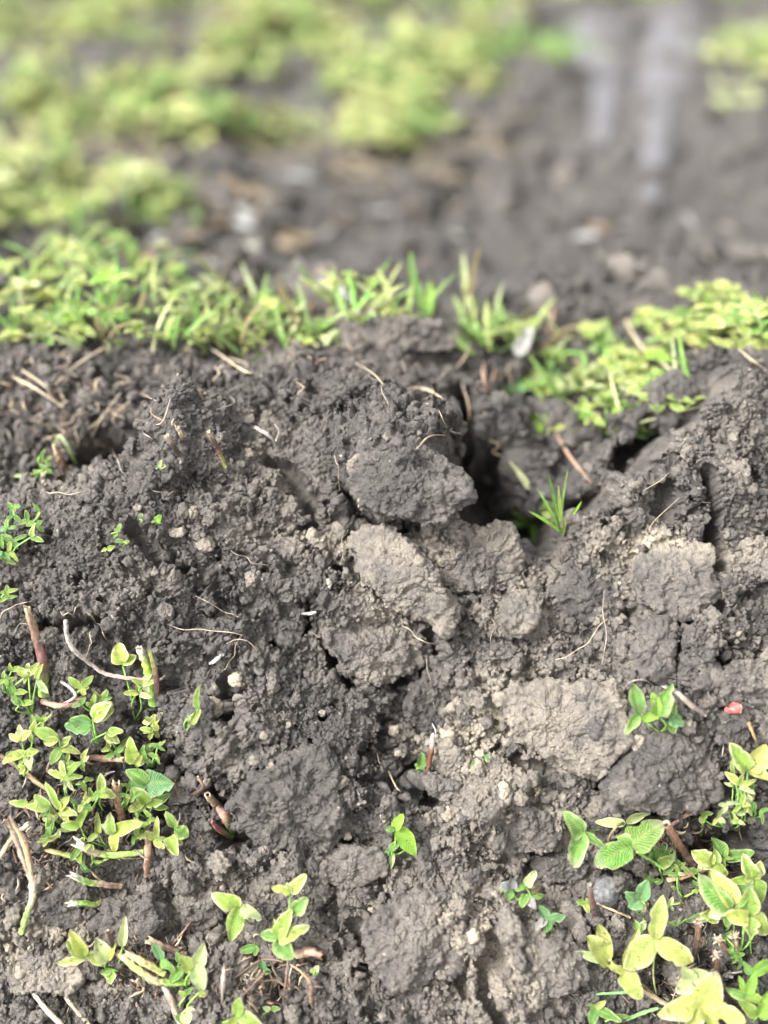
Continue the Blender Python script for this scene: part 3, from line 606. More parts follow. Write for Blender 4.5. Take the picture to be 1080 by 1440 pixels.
def sprig(junctions, label, cat='clover', group=None, base=None, stem='g', name='clover_plant', sr=1.3):
    """junctions: (px, py, lift in metres, [(angle, length px, width px, colour[, extra])...]); a petiole runs from each to the base"""
    b0 = base or (junctions[0][0]+3, junctions[0][1]+26)
    root_p = on(b0[0], b0[1], -.002); root = empty(name, root_p, label, cat, group)
    st = MB()
    for (px, py, lift, lv) in junctions:
        z = min(gdepth(px, py), gdepth(*b0))-lift if lift > 0 else gdepth(px, py)-.003
        J = unproject(px, py, z); mid = (J+root_p)/2+TOCAM*.003+RT*rng.normal()*.002
        c = np.array(STEM[stem]); s_ = sr*z/FPX
        st.add(*tube([root_p, mid, J], [s_*1.2, s_, s_*.8], [c*.8, c, c*1.1], 6, 5))
        for e in lv:
            a, Lp, Wp, col = e[:4]; ex = e[4] if len(e) > 4 else {}
            L = Lp*z/FPX; Wd = Wp*z/FPX
            tl = ex.get('tilt', rng.uniform(.0, .35)); d = ang_dir(a, tl)
            n = unit(TOCAM*1.0+np.array([0, 0, .5])+RT*rng.normal()*.25+UP*rng.normal()*.2)
            mb = MB(); mb.add(*leaflet(J, d, n, L*1.0, Wd*.98, col, fold=ex.get('fold', rng.uniform(.2, .65)), curl=ex.get('curl', rng.uniform(-.05, .4)), purple=ex.get('pp', 0), tip=ex.get('tip', .5), nu=15, nv=9))
            mb.build('leaflet', M_LEAF, root)
    st.build('stem', M_STALK, root)
    return root
def tiny(px, py, n_, size, cols, lift=.006, spread=20, elong=.45):
    """random little leaflets for a curled shoot"""
    out = []
    for k in range(n_):
        x, y = px+rng.normal()*spread*.5, py+rng.normal()*spread*.5
        a0 = rng.uniform(0, 360); lv = []
        for q in range(rng.integers(2, 4)):
            lv.append((a0+q*rng.uniform(70, 125), size*rng.uniform(.7, 1.25), size*elong*rng.uniform(.8, 1.3), cols[rng.integers(len(cols))]))
        out.append((x, y, lift*rng.uniform(.5, 1.8), lv))
    return out
J = sprig
# --- left clump
LG = 'yellow green clover plants in the left clump'
J([(172,934,.010,[(112,30,26,'y'),(35,22,16,'yg')]),(200,962,.010,[(60,20,10,'w'),(150,18,9,'y'),(10,20,9,'y'),(-60,16,9,'w')]),(196,975,.008,[(170,22,9,'y'),(-10,20,9,'w'),(100,14,8,'y')])],'tall clover shoot under the hollow green stem end, with a broad yellow leaflet on top','clover',LG,(190,1012))
J([(268,1018,.008,[(62,30,11,'y'),(100,12,7,'w')]),(279,998,.010,[(88,34,11,'yg',{'fold':.8})])],'lone upright sprout with two narrow folded leaflets at the right end of the left clump','clover',LG,(262,1030))
J([(115,967,.008,[(155,24,11,'yg'),(52,22,11,'yg'),(-70,12,9,'y'),(-10,10,7,'y')])],'small four leaflet sprout between the brown stub and the curled root','clover',LG,(112,985))
J([(40,950,.010,[(150,20,12,'y'),(60,22,11,'y'),(100,18,9,'w')]),(52,955,.012,[(-55,26,11,'w'),(80,22,10,'y')]),(20,975,.008,[(120,18,11,'g'),(20,20,10,'yg'),(-90,14,9,'g')]),(30,990,.006,[(20,18,10,'yg'),(150,16,10,'g')])],'clover shoot at the foot of the upright brown stub','clover',LG,(45,1005))
J([(130,1012,.014,[(40,40,24,'yg',{'pp':.4}),(25,34,17,'y')]),(128,1020,.010,[(165,32,24,'g'),(200,36,24,'t')]),(150,1030,.008,[(10,26,14,'yg'),(-40,24,16,'y')])],'largest leaves of the left clump, crinkled with browned edges','clover',LG,(140,1050))
J([(82,1038,.012,[(165,38,18,'yg'),(200,22,14,'y')]),(85,1050,.010,[(0,26,14,'y',{'curl':.6}),(40,22,12,'yg'),(-110,28,16,'yg')])],'clover leaf with a wide yellow green blade left of the largest leaves','clover',LG,(95,1070))
J([(30,1040,.010,[(100,22,12,'w'),(50,20,12,'y'),(150,20,10,'y')]),(38,1058,.012,[(185,36,15,'y'),(-70,26,14,'w'),(20,20,12,'y')]),(48,1030,.008,[(70,18,10,'y'),(0,18,10,'w')])],'pale clover shoot at the left edge above the lower twig','clover',LG,(42,1090))
J([(190,1075,.012,[(108,40,20,'yg',{'pp':.2}),(60,18,12,'y')]),(200,1060,.008,[(30,24,10,'w'),(60,20,9,'y'),(200,20,9,'y')])],'single broad leaflet pointing up above the blue green leaf','clover',LG,(192,1098))
J([(92,1092,.014,[(52,32,13,'yg'),(112,24,11,'y'),(160,26,12,'y'),(0,24,10,'yg'),(-70,14,9,'w')])],'star of five narrow leaflets in the middle of the left clump','clover',LG,(98,1128))
J([(206,1102,.012,[(18,42,40,'t',{'fold':.15,'tip':.1}),(190,30,22,'t'),(130,32,22,'g')])],'clover plant with the blue green fan shaped leaf','clover',LG,(200,1125))
J([(143,1115,.014,[(90,26,14,'yg'),(200,18,12,'yg'),(-12,20,14,'y')])],'small three leaflet clover above the short brown stub','clover',LG,(145,1140))
J([(84,1140,.012,[(97,42,14,'yg'),(60,26,11,'y'),(0,28,13,'y'),(-40,20,10,'y')]),(70,1135,.010,[(180,36,14,'yg'),(140,28,16,'yg')]),(40,1130,.008,[(175,28,11,'yg'),(10,22,9,'y')])],'clover shoot with long leaflets at the left below the star','clover',LG,(90,1160))
J([(205,1130,.010,[(112,28,20,'yg'),(195,26,17,'y'),(0,24,14,'yg')]),(215,1132,.008,[(30,28,12,'g'),(-20,22,10,'g')])],'clover with round leaflets just below the blue green leaf','clover',LG,(206,1150))
J([(160,1172,.012,[(105,30,18,'yg',{'pp':.3}),(38,46,20,'y'),(-75,26,16,'y'),(150,22,11,'w')]),(138,1172,.010,[(92,28,10,'y'),(200,18,9,'y')]),(112,1162,.010,[(165,26,14,'yg',{'pp':.4}),(70,30,12,'yg')])],'large pale clover leaf beside the short brown stub at the bottom of the left clump','clover',LG,(160,1195))
J([(218,1180,.008,[(80,30,10,'y'),(150,18,11,'y'),(-60,18,11,'y'),(10,16,8,'yg')])],'narrow leaved sprout between the flat brown stalk and the pale clod','clover',LG,(222,1192))
J([(246,1165,.010,[(98,26,15,'yg'),(-30,22,20,'g')]),(240,1176,.008,[(-80,28,20,'yg'),(-30,20,12,'y')])],'clover with rounded leaflets at the right edge of the left clump, above the pale clod','clover',LG,(244,1196))
J([(112,1190,.006,[(60,18,10,'yg'),(-80,24,12,'y'),(-120,22,11,'g')]),(115,1215,.006,[(80,16,9,'yg'),(-60,16,10,'t')])],'small ragged shoot under the horizontal green stems','clover',LG,(118,1225))
for k, (x, y, n_, s_, lab, cs) in enumerate([(210,1010,5,16,'dense upright clover shoot behind the largest leaves',['y','yg','w']),(165,1045,4,16,'low clover shoot between the largest leaves and the single broad leaflet',['yg','y','g']),
  (60,1010,4,15,'low green clover shoot left of the largest leaves',['g','yg']),(120,1130,5,15,'tangle of small leaflets under the star of leaflets',['y','yg','g']),(180,1120,4,14,'small leaflets between the star and the blue green leaf',['yg','g']),(15,960,4,15,'clover at the very left edge above the left clump',['g','yg']),(100,1085,6,15,'curled leaflets between the pale shoot and the short brown stub',['y','yg','w']),(200,1160,6,14,'curled leaflets right of the short brown stub',['y','yg','g']),(70,1160,6,14,'curled leaflets left of the tall stub clover, low in the clump',['y','w','g']),(215,1060,5,13,'narrow leaflets behind the blue green leaf',['yg','g','w']),(140,985,5,14,'small leaflets above the largest crinkled leaves',['yg','g','y']),(35,1075,5,14,'small leaflets just above the brown green twig at the left edge',['y','yg','g']),(130,1200,4,12,'leaflets by the frayed end of the green stems',['y','yg'])]):
    J(tiny(x, y, n_, s_, cs, .008, 22), lab, 'clover', LG, (x, y+18))
for k, (x, y, lab, cs, n_, s_) in enumerate([(18,770,'green yellow clover cut by the left edge, beside the left mound',['g','yg','y','t'],6,17),(42,725,'small clover tuft near the left edge below the leaning straw',['g','yg','w'],4,13),(75,650,'pale leaves around the short brown stub on the left crest',['w','y','g'],5,12),
  (10,740,'dark green clover half hidden at the left edge',['g','t'],3,14),(5,830,'clover tip poking in at the left edge',['yg','g'],2,14)]):
    J(tiny(x, y, n_, s_, cs, .006, 22), lab, 'clover', None, (x, y+14))
for x, y, lab, lv in [(165,748,'tiny folded green seedling on the left mound, upper of three',[(60,14,8,'g'),(-120,10,6,'yg')]),(173,762,'tiny green seedling on the left mound, right of three',[(170,12,7,'g'),(10,10,6,'yg')]),(150,772,'tiny yellow green seedling on the left mound, lowest of three',[(20,12,8,'yg'),(190,8,6,'y')]),
  (219,733,'bright square green leaf scrap on the left mound',[(40,12,11,'bg'),(180,7,5,'g')]),(196,730,'tiny green leaf tip on the left mound beside the bright scrap',[(80,9,6,'g')]),(224,657,'pale leaf pair beside the dark twigs of the left peak',[(70,12,6,'w'),(10,10,7,'w')]),
  (592,1078,'two small green leaves hiding at the foot of the broken stake',[(80,20,15,'g'),(-80,16,12,'t'),(160,10,7,'g')]),(665,1082,'tiny pale green shoot right of the pale tan block',[(75,14,6,'g'),(200,7,4,'w')]),(682,1067,'tiny green speck of a seedling above the wedge clod tip',[(60,9,6,'t')]),
  (443,1365,'white blossom like scrap at the bottom left of the broad soil mass',[(60,10,9,'w'),(180,9,7,'w'),(-60,7,6,'g')]),(381,1420,'tiny two leaved seedling at the bottom',[(20,14,8,'g'),(160,12,8,'w')]),(370,1364,'small blue green leaf under the five lobed clover',[(90,14,10,'t'),(0,12,9,'t')]),
  (823,1268,'small yellow leaflet left of the grey pebble',[(190,12,10,'yg'),(-80,16,9,'y'),(10,12,9,'y')])]:
    J([(x, y, .003, lv)], lab, 'seedling', None, (x+1, y+5), sr=.8)
# --- bottom left
J([(122,1345,.010,[(198,44,13,'y'),(112,44,18,'y'),(135,36,18,'yg')]),(150,1352,.010,[(120,36,24,'w'),(60,34,12,'y'),(155,30,22,'y')]),(172,1332,.012,[(84,44,13,'w',{'fold':.7,'tilt':.0})]),(156,1362,.006,[(-95,22,18,'yg'),(-150,16,10,'g')])],'pale clover plant at the left end of the split green stem near the bottom','clover',None,(165,1362))
J([(272,1360,.014,[(48,34,22,'w'),(155,24,20,'y'),(-55,36,24,'w')])],'three leaflet clover with whitish leaflets at the bottom left','clover',None,(262,1388))
J([(258,1362,.008,[(-140,30,14,'g'),(200,22,14,'g')]),(226,1350,.008,[(100,26,15,'t'),(-20,26,13,'g')]),(252,1355,.006,[(100,16,10,'g')])],'green clover leaves behind the split green stem at the bottom left','clover',None,(250,1380))
J([(262,1400,.006,[(70,16,9,'g'),(160,12,8,'yg')]),(258,1440,.006,[(75,30,18,'w'),(120,24,12,'g')]),(280,1395,.006,[(90,18,12,'yg'),(-30,12,9,'y')])],'thin upright shoot at the bottom edge below the whitish clover','clover',None,(262,1420))
J([(337,1277,.014,[(138,42,27,'yg',{'pp':.35}),(-12,34,20,'w',{'pp':.35}),(-115,46,26,'yg')])],'three leaflet clover sprout standing alone left of the bottom centre','clover',None,(352,1300))
J([(408,1255,.012,[(150,24,14,'y'),(45,32,18,'y'),(95,14,10,'w')]),(410,1284,.010,[(52,28,22,'g',{'curl':.5})]),(391,1318,.012,[(68,44,24,'yg'),(168,26,18,'g'),(-62,36,28,'g'),(8,48,22,'y',{'pp':.3}),(35,36,18,'yg'),(120,26,10,'w')])],'taller clover with a yellow five leaflet leaf and a pale pair on top','clover',None,(398,1345))
J([(362,1330,.006,[(190,28,12,'g',{'pp':.5}),(-90,14,9,'g')])],'purple edged leaf beside the five leaflet clover','clover',None,(368,1342))
J([(333,1430,.012,[(78,30,17,'yg'),(2,42,24,'yg'),(-125,30,16,'y')])],'clover seedling cut by the bottom edge','clover',None,(320,1438))
J([(556,1166,.006,[(62,22,16,'bg'),(-35,44,26,'bg',{'curl':.35,'fold':.1}),(165,14,9,'g')]),(548,1196,.005,[(55,24,11,'g'),(200,8,5,'t')]),(551,1198,.005,[(-92,24,9,'w')]),(575,1190,.004,[(-70,12,3,'g')])],'bright green curled seedling in the middle bottom of the soil','seedling',None,(553,1203))
J([(718,1250,.007,[(150,16,13,'pp'),(85,18,16,'pp',{'fold':.6}),(190,16,8,'yg'),(-100,18,12,'dg')]),(738,1245,.009,[(50,26,15,'w',{'fold':.7}),(200,16,9,'g')]),(742,1258,.006,[(-70,22,13,'pp'),(-10,24,10,'g'),(30,22,6,'br'),(-130,20,14,'g')])],'small seedling with lilac and green leaves, right of the bottom centre','seedling',None,(735,1268))
J([(770,1293,.007,[(120,22,14,'t'),(15,26,15,'t'),(-100,18,14,'dg'),(200,22,12,'pp')])],'small blue green seedling below the lilac one','seedling',None,(772,1303))
# --- right side
RG = 'yellow green clover plants in the right hand clump'
J([(899,1006,.014,[(102,44,25,'g'),(-140,34,16,'g')]),(925,1006,.012,[(80,46,30,'g',{'fold':.5}),(105,34,16,'bg'),(200,26,14,'bg')]),(940,1010,.008,[(-15,24,22,'t'),(-60,24,16,'g'),(80,20,20,'g')])],'glossy green clover growing alone above the dark moist clod','clover',None,(928,1030))
J([(822,1170,.014,[(140,38,30,'g'),(-122,50,30,'g',{'pp':.35}),(-38,36,12,'g',{'fold':.8})])],'green three leaflet clover leftmost of the right hand clump','clover',RG,(850,1165))
J([(880,1158,.014,[(176,42,14,'w'),(38,40,12,'w',{'fold':.7})]),(887,1190,.014,[(50,58,44,'v',{'fold':.1,'pp':.45,'tip':.2}),(-158,56,40,'g',{'pp':.5,'fold':.15}),(140,22,22,'g')])],'clover with a large finely veined yellow green leaf and a purple edged green one','clover',RG,(935,1226))
J([(925,1215,.006,[(70,40,36,'g',{'tip':.1}),(110,30,22,'dg'),(30,24,18,'yg')]),(944,1212,.008,[(80,22,12,'w'),(-30,18,14,'g'),(-100,20,14,'g')]),(920,1240,.004,[(160,18,11,'g'),(20,12,9,'g')])],'round green leaves behind the slanting brown stalk','clover',RG,(930,1232))
J([(900,1266,.012,[(165,24,22,'t',{'tip':.1}),(-150,20,18,'t'),(60,30,22,'t',{'tip':.1}),(-80,18,12,'w'),(-30,14,10,'g')]),(898,1310,.006,[(120,18,10,'g'),(50,18,11,'w'),(-60,16,11,'g')])],'small blue green clover with round leaflets right of the grey pebble','clover',RG,(905,1290))
J([(923,1320,.012,[(95,62,27,'Y'),(-42,60,34,'Y',{'fold':.15}),(-148,62,38,'Y',{'fold':.15,'pp':.1})])],'large three leaflet yellow clover, topmost of the bottom right plant','clover','large pale yellow clover leaves at the bottom right',(925,1408),'y')
J([(857,1350,.011,[(112,62,20,'Y',{'fold':.6}),(137,52,34,'Y',{'fold':.5}),(170,50,15,'w')])],'upright half folded yellow clover leaf left of the largest one','clover','large pale yellow clover leaves at the bottom right',(936,1412),'p')
J([(880,1366,.012,[(80,60,20,'Y',{'fold':.6}),(-65,42,30,'Y',{'pp':.1}),(165,30,12,'Y')])],'yellow clover leaf with one narrow raised leaflet and one hanging, beside the stem','clover','large pale yellow clover leaves at the bottom right',(938,1414),'p')
J([(973,1379,.016,[(118,30,20,'w'),(30,26,24,'w',{'tip':0}),(-150,28,24,'w',{'tip':0})])],'small whitish three leaflet clover between the large yellow leaves','clover','large pale yellow clover leaves at the bottom right',(985,1404))
J([(985,1416,.012,[(68,58,42,'Y',{'pp':.55,'fold':.15}),(168,56,36,'Y',{'fold':.15}),(-8,62,28,'Y'),(-55,44,30,'Y'),(-120,40,26,'Y')])],'lowest large yellow clover leaf with a purple tip, at the bottom right edge','clover','large pale yellow clover leaves at the bottom right',(990,1436),'y')
J([(838,1418,.006,[(-28,40,14,'g'),(-105,26,15,'g'),(50,18,9,'y'),(150,12,8,'g')]),(860,1432,.004,[(20,24,9,'g')])],'small green clover at the bottom edge left of the lowest yellow leaf','clover',RG,(850,1432))
J([(1027,1274,.013,[(108,56,30,'Y'),(148,62,34,'g',{'pp':.3}),(58,44,26,'g',{'pp':.4}),(200,34,24,'w'),(-110,30,24,'g')])],'clover with a pale yellow pointed leaflet over darker green ones at the right','clover',RG,(1030,1330))
J([(1010,1284,.010,[(-155,46,15,'g'),(190,26,22,'y')])],'narrow green leaflet below the pale pointed clover','clover',RG,(1020,1310))
J([(1052,1290,.016,[(85,44,30,'yg'),(-32,40,30,'y'),(172,34,24,'y'),(-85,26,24,'yg')])],'cupped yellow green clover at the right edge, below the round leaved one','clover',RG,(1056,1340))
J([(1003,1216,.014,[(135,34,26,'y'),(80,24,20,'yg'),(-45,24,20,'y'),(190,22,12,'w')]),(1016,1206,.008,[(0,44,18,'g'),(110,32,20,'g'),(40,22,12,'g')])],'clover with pale edged folded leaflets right of the slanting brown stalk','clover',RG,(1010,1245))
J([(1060,1236,.014,[(118,36,26,'yg'),(70,26,20,'y'),(-70,34,28,'yg'),(180,40,14,'yg')])],'round leaved clover cut by the right edge','clover',RG,(1066,1262))
J([(1052,1082,.014,[(130,46,30,'yg'),(45,44,30,'Y'),(-15,38,16,'Y')]),(1040,1105,.012,[(120,26,12,'y'),(20,26,9,'y'),(-20,24,8,'w'),(80,18,8,'yg')]),(1032,1092,.008,[(110,22,8,'yg')])],'broad leaved yellow green clover at the right edge above the clump','clover',RG,(1030,1150))
J(tiny(1020,1138,8,15,['w','y','yg','w'],.012,34), 'knot of tiny curled pale leaves topping the right hand clump', 'clover', RG, (1028,1165))
J(tiny(1060,1120,5,15,['y','w','g'],.010,22), 'tiny pale budding leaves at the right edge beside the knot', 'clover', RG, (1058,1150))
J([(1048,1400,.012,[(65,34,16,'bg'),(160,28,14,'g'),(-20,30,16,'yg'),(110,26,12,'bg')]),(1066,1428,.012,[(75,42,24,'bg'),(150,34,18,'yg'),(10,24,18,'g')]),(1058,1370,.010,[(30,34,18,'bg'),(140,20,12,'g')])],'bright green lobed clover in the bottom right corner','clover',RG,(1060,1436))
J(tiny(1030,1330,9,13,['g','dg','g'],.004,50), 'low dark green leaflets between the brown dead stalks at the right', 'clover', RG, (1035,1345))
J(tiny(960,1260,6,13,['g','yg','w'],.004,50), 'scattered small leaflets below the lying brown stalk', 'clover', RG, (960,1262))
J(tiny(1000,1240,5,14,['g','yg'],.006,40), 'small green leaflets under the pale edged clover', 'clover', RG, (1003,1256))
J(tiny(905,1310,4,11,['g','w'],.004,20), 'tiny leaflets under the small blue green clover', 'clover', RG, (905,1322))

# --- stalks, roots, straw
def path(pts, base=None):
    """pts (px, py, lift): points near the base's depth for upright stalks (lift negative keeps the base depth)"""
    out = []; zb_ = gdepth(*base) if base else None
    for x, y, l in pts:
        z = gdepth(x, y) if zb_ is None else min(zb_, gdepth(x, y)+.004)
        out.append(unproject(x, y, z-l))
    return np.array(out)
def stalk(pts, rad, cols, label, name='broken_stalk', cat='stalk', group=None, base=None, hollow=0, sides=12, rnd=.17, flat=1.0, k=7):
    p = path(pts, base); z = gdepth(pts[0][0], pts[0][1]); cc = [np.array(c) for c in cols]
    m = MB(); rad = [r*(.42 if group == 'dry straws strewn over the crest' else .78) for r in rad]
    m.add(*tube(p, [r*z/FPX for r in rad], cc, sides, k, rnd, hollow, flat=flat)); o = m.build(name, M_STALK)
    return tag(o, label, cat, group)
BR = (.125,.075,.05); BD = (.06,.04,.03); TN = (.31,.24,.15); ST_ = (.36,.31,.22); GS = (.22,.36,.07); GY = (.24,.21,.18); WH = (.42,.39,.32)
BS = 'broken brown stalks'
stalk([(60,978,0),(62,935,.006),(50,892,.012),(38,856,.020)],[8,9.5,7.5,5.5],[GS,BR,(.17,.10,.065),TN],'upright brown stub at the left edge above the left clump','broken_stalk','stalk',BS,(60,978),1)
stalk([(216,990,0),(213,955,.008),(206,932,.014),(197,914,.020)],[9,9,8,6],[GS,GS,(.28,.40,.07),WH],'hollow green stem end standing above the left clump','hollow_stem','stem',None,(216,990),1)
stalk([(221,985,0),(219,950,.006),(211,918,.012)],[4,5,3],[BD,BR,(.3,.33,.08)],'brown sheath peeling along the hollow green stem end','sheath','sheath',None,(221,985),0,flat=.3)
stalk([(172,1156,0),(168,1130,.008),(164,1106,.016)],[7,7.5,7],[BR,(.17,.10,.06),(.19,.12,.075)],'short brown stub rising out of the middle of the left clump','broken_stalk','stalk',BS,(172,1156),1)
stalk([(206,1232,.002),(208,1200,.005),(208,1170,.007)],[5,6,5.5],[(.2,.12,.08),(.26,.16,.10),(.3,.2,.13)],'flat brown stalk lying at the lower edge of the left clump','broken_stalk','stalk',BS,flat=.4)
rt = empty('split_stem', on(30, 1310), 'tall split straw coloured stem with a green foot at the left edge', 'stem'); z = gdepth(30, 1310)
m = MB(); m.add(*tube(path([(30,1312,0),(38,1285,.005),(45,1265,.008),(46,1240,.011)], (30,1310)), np.array([3.6,4,4.2,5])*z/FPX, [np.array(c) for c in (GS,(.25,.34,.12),(.4,.36,.22),(.5,.42,.32))], 12, 6, .15)); m.build('foot', M_STALK, rt)
for q, (dx, r_, c_) in enumerate([(-4,2.6,(.45,.33,.24)),(0,2.4,(.09,.06,.06)),(3.5,2.8,(.52,.46,.20)),(7,1.6,(.16,.10,.08))]):
    m = MB(); m.add(*tube(path([(46,1245,.010),(38+dx*.8,1215,.014),(27+dx*1.3,1180,.018),(13+dx*.6+q,1149+abs(dx)*1.5,.022)], (30,1310)), np.array([3,r_*1.1,r_*1.2,r_*.6])*z/FPX, [np.array((.45,.38,.28))]+[np.array(c_)]*2+[np.array((.35,.26,.18))], 8, 8, .15, flat=.6)); m.build('strand', M_STALK, rt)
stalk([(55,1192,.003),(80,1199,.006),(107,1206,.004)],[4,4.5,5],[BR,(.24,.22,.08),GS],'left of two green stems lying under the left clump','green_stem','stem')
stalk([(202,1198,.003),(157,1203,.008),(132,1198,.009),(112,1188,.010)],[5,5.5,6,7],[(.34,.44,.12),GS,TN,WH],'right of two green stems lying under the left clump, with a frayed end','green_stem','stem',hollow=1)
stalk([(170,1246,.003),(140,1243,.006),(122,1240,.008),(104,1232,.010)],[5,5.5,5.5,5],[BR,TN,GS,WH],'hollow brown and green stem piece lying below the left clump','hollow_stem','stem',hollow=1)
stalk([(146,1268,.003),(132,1272,.006),(116,1270,.007),(100,1271,.009)],[5,4.5,4.5,5],[BR,(.2,.25,.07),GS,WH],'small hollow green stem piece with a white rim, lowest below the left clump','hollow_stem','stem',hollow=1)
stalk([(0,1062,.004),(28,1080,.008),(52,1100,.006),(70,1112,.004)],[4,4.5,4,3.5],[BR,BR,(.3,.22,.12),(.2,.24,.08)],'brown green twig entering from the left edge beneath the pale shoot','twig','twig')
stalk([(112,1063,.004),(140,1066,.007),(172,1068,.006)],[4,5,5],[BD,(.2,.11,.08),TN],'brown stalk lying across the left clump','broken_stalk','stalk',BS)
stalk([(60,986,.004),(78,992,.008),(100,990,.008),(116,982,.006)],[5,5,5,4.5],[BR,(.3,.17,.11),BR,TN],'hollow brown husk below the small four leaflet sprout','husk','husk',hollow=1)
stalk([(328,1172,.0),(318,1150,.006),(305,1132,.012),(292,1118,.018)],[6,7.5,7,5],[GS,(.16,.10,.065),(.25,.18,.12),(.30,.23,.16)],'frayed reddish brown stub right of the left clump','broken_stalk','stalk',BS,(328,1172),1)
stalk([(325,1176,.001),(308,1166,.006),(298,1156,.008)],[5,5,3],[GS,(.2,.08,.06),(.22,.09,.07)],'short dark red bud below the frayed reddish stub','bud','bud')
stalk([(262,1130,.0),(250,1115,.006),(246,1098,.006)],[2.5,2.5,2],[BD,BR,BR],'thin curled brown stem between the left clump and the frayed stub','twig','twig')
stalk([(265,1120,.002),(285,1108,.008),(278,1092,.008)],[2,3,2],[BD,BR,TN],'second thin curled brown stem by the frayed stub','twig','twig')
stalk([(232,930+20,.004),(222,956,.006),(190,955,.010),(150,948,.012),(128,934,.010),(104,914,.008),(94,893,.007),(93,872,.008)],[1.5,2.2,2.8,3.3,3.4,3.6,4.2,4],[GY,(.3,.24,.19),(.32,.23,.19),(.33,.25,.21),(.30,.25,.22),GY,GY,GY],'long curling reddish grey root above the left clump','root','root',rnd=.2)
stalk([(85,958,.006),(100,968,.009),(106,980,.008),(88,990,.006)],[2.5,3,3,2],[GY,(.3,.25,.22),GY,GY],'short bent grey root below the curling root','root','root')
# bottom left stems
stalk([(266,1381,.003),(240,1382,.008),(215,1378,.010),(192,1362,.011),(166,1340,.010)],[5.5,6.5,6.5,6.5,6],[(.34,.44,.10),GS,(.30,.22,.13),(.24,.28,.08),TN],'split green stem lying at the bottom left, its middle browned','split_stem','stem',None,None,1)
stalk([(232,1370,.010),(205,1355,.013),(182,1342,.012)],[5,6,5],[(.2,.26,.06),(.30,.26,.10),TN],'frayed half stem resting on the split green stem','split_stem','stem',None,None,1)
stalk([(164,1345,.004),(158,1328,.012),(151,1311,.018)],[5,5,4],[BD,BD,BR],'dark upright stub at the left end of the split green stem','broken_stalk','stalk',BS,(164,1345),1)
stalk([(262,1342,.003),(238,1334,.007),(210,1322,.008)],[5,6,6],[BR,BR,TN],'brown broken stalk lying above the whitish clover','broken_stalk','stalk',BS,None,1)
stalk([(230,1384,.005),(240,1405,.007),(252,1436,.004)],[5,6.5,5],[GY,(.22,.16,.12),GY],'grey weathered stick pointing down at the bottom left','stick','stick')
stalk([(42,1390,.004),(62,1416,.007),(88,1444,.006)],[3,4.5,4.5],[(.30,.29,.27),ST_,ST_],'pale straw in the bottom left corner','straw','straw')
stalk([(92,1402,.005),(108,1422,.007),(128,1444,.006)],[3.5,3.5,3],[ST_,TN,TN],'second straw, right of the pale one in the bottom left corner','straw','straw')
stalk([(0,1205,.004),(16,1180,.008),(38,1160,.010)],[4,4,3.5],[ST_,TN,ST_],'pale straw behind the tall split stem at the left edge','straw','straw')
stalk([(245,1325,.003),(262,1305,.007),(276,1285,.005)],[1.4,1.6,1.2],[BR,(.26,.16,.1),BR],'thin reddish twig leaning on the pale clod','twig','twig')
stalk([(408,1356,.006),(425,1368,.008),(437,1384,.008),(438,1402,.005),(440,1416,.003)],[1.5,2,4,4.5,3],[TN,(.3,.2,.1),BR,BR,BD],'bent brown bud stalk at the bottom, left of the broad soil mass','twig','twig')
stalk([(418,1342,.004),(434,1338,.007),(450,1342,.006)],[8,8,6],[TN,(.3,.2,.14),BR],'chunk of brown wood at the foot of the five leaflet clover','wood_piece','wood')
for k, (a, b_, c, lb) in enumerate([((330,1375),(368,1350),(398,1352),'thin brown twig below the purple edged leaf'),((350,1385),(385,1378),(405,1390),'dark twig lying at the bottom below the five leaflet clover'),((398,1412),(402,1380),(405,1352),'purplish dead stem standing below the five leaflet clover'),
   ((312,1412),(314,1380),(316,1355),'short grey weathered stick left of the dark twig'),((340,1402),(370,1370),(376,1366),'faint tan twig among the litter at the bottom')]):
    stalk([(*a,.004),(*b_,.008),(*c,.006)],[1.6,2.2 if k != 3 else 5,1.6],[BD,BR if k != 3 else GY,BR],lb,'twig','twig')
# stake and centre bits
stalk([(598,1108,.0),(602,1080,.010),(607,1052,.016),(608,1034,.022)],[5.5,4.5,4.5,2.5],[BD,(.09,.045,.03),BR,(.7,.68,.62)],'dark brown broken stake with a white tip standing in the lower centre','stake','stake',None,(598,1108),0)
stalk([(549,1062+30,.003),(547,1085,.006),(556,1105,.004),(562,1112,.003)],[1.6,1.6,1.8,1],[TN,TN,TN,GY],'small hooked root left of the broken stake','root','root')
stalk([(588,990,.004),(598,998,.006),(607,1006,.005)],[1.5,3,2],[(.24,.25,.26)]*3,'bluish grey chip above the broken stake','bark_chip','chip',flat=.4)
stalk([(608,1018,.004),(612,1026,.005),(613,1034,.004)],[1,1.4,1],[(.28,.28,.28)]*3,'tiny white fibre above the broken stake','fibre_strip','fibre')
stalk([(424,863,.004),(434,863,.005),(445,861,.004)],[2,3,2],[GY,(.38,.34,.3),GY],'short grey chip at the top of the left crack','bark_chip','chip')
stalk([(296,933,.004),(304,928,.006),(312,921,.005)],[3,3.6,2.5],[GY,(.33,.32,.3),GY],'short grey chip left of centre above the orange stone','bark_chip','chip')
stalk([(992,1006,.003),(970,990,.008),(952,974,.010),(934,966,.010)],[3,5,4,2],[GY,(.24,.20,.16),(.26,.22,.18),GY],'weathered grey brown twig leaning from the green clover to the right','twig','twig')
stalk([(875,975,.004),(885,960,.012),(905,956,.014),(920,965,.006)],[.9,1,1,.9],[BR,GY,GY,BR],'fine looping root over the green clover','root','root')
stalk([(1068,1054,.002),(1061,1036,.008),(1053,1018,.012)],[2.5,2.6,3.2],[BD,(.2,.15,.08),(.45,.24,.12)],'thin dead stem with an orange tip at the right edge','twig','twig',None,(1068,1054))
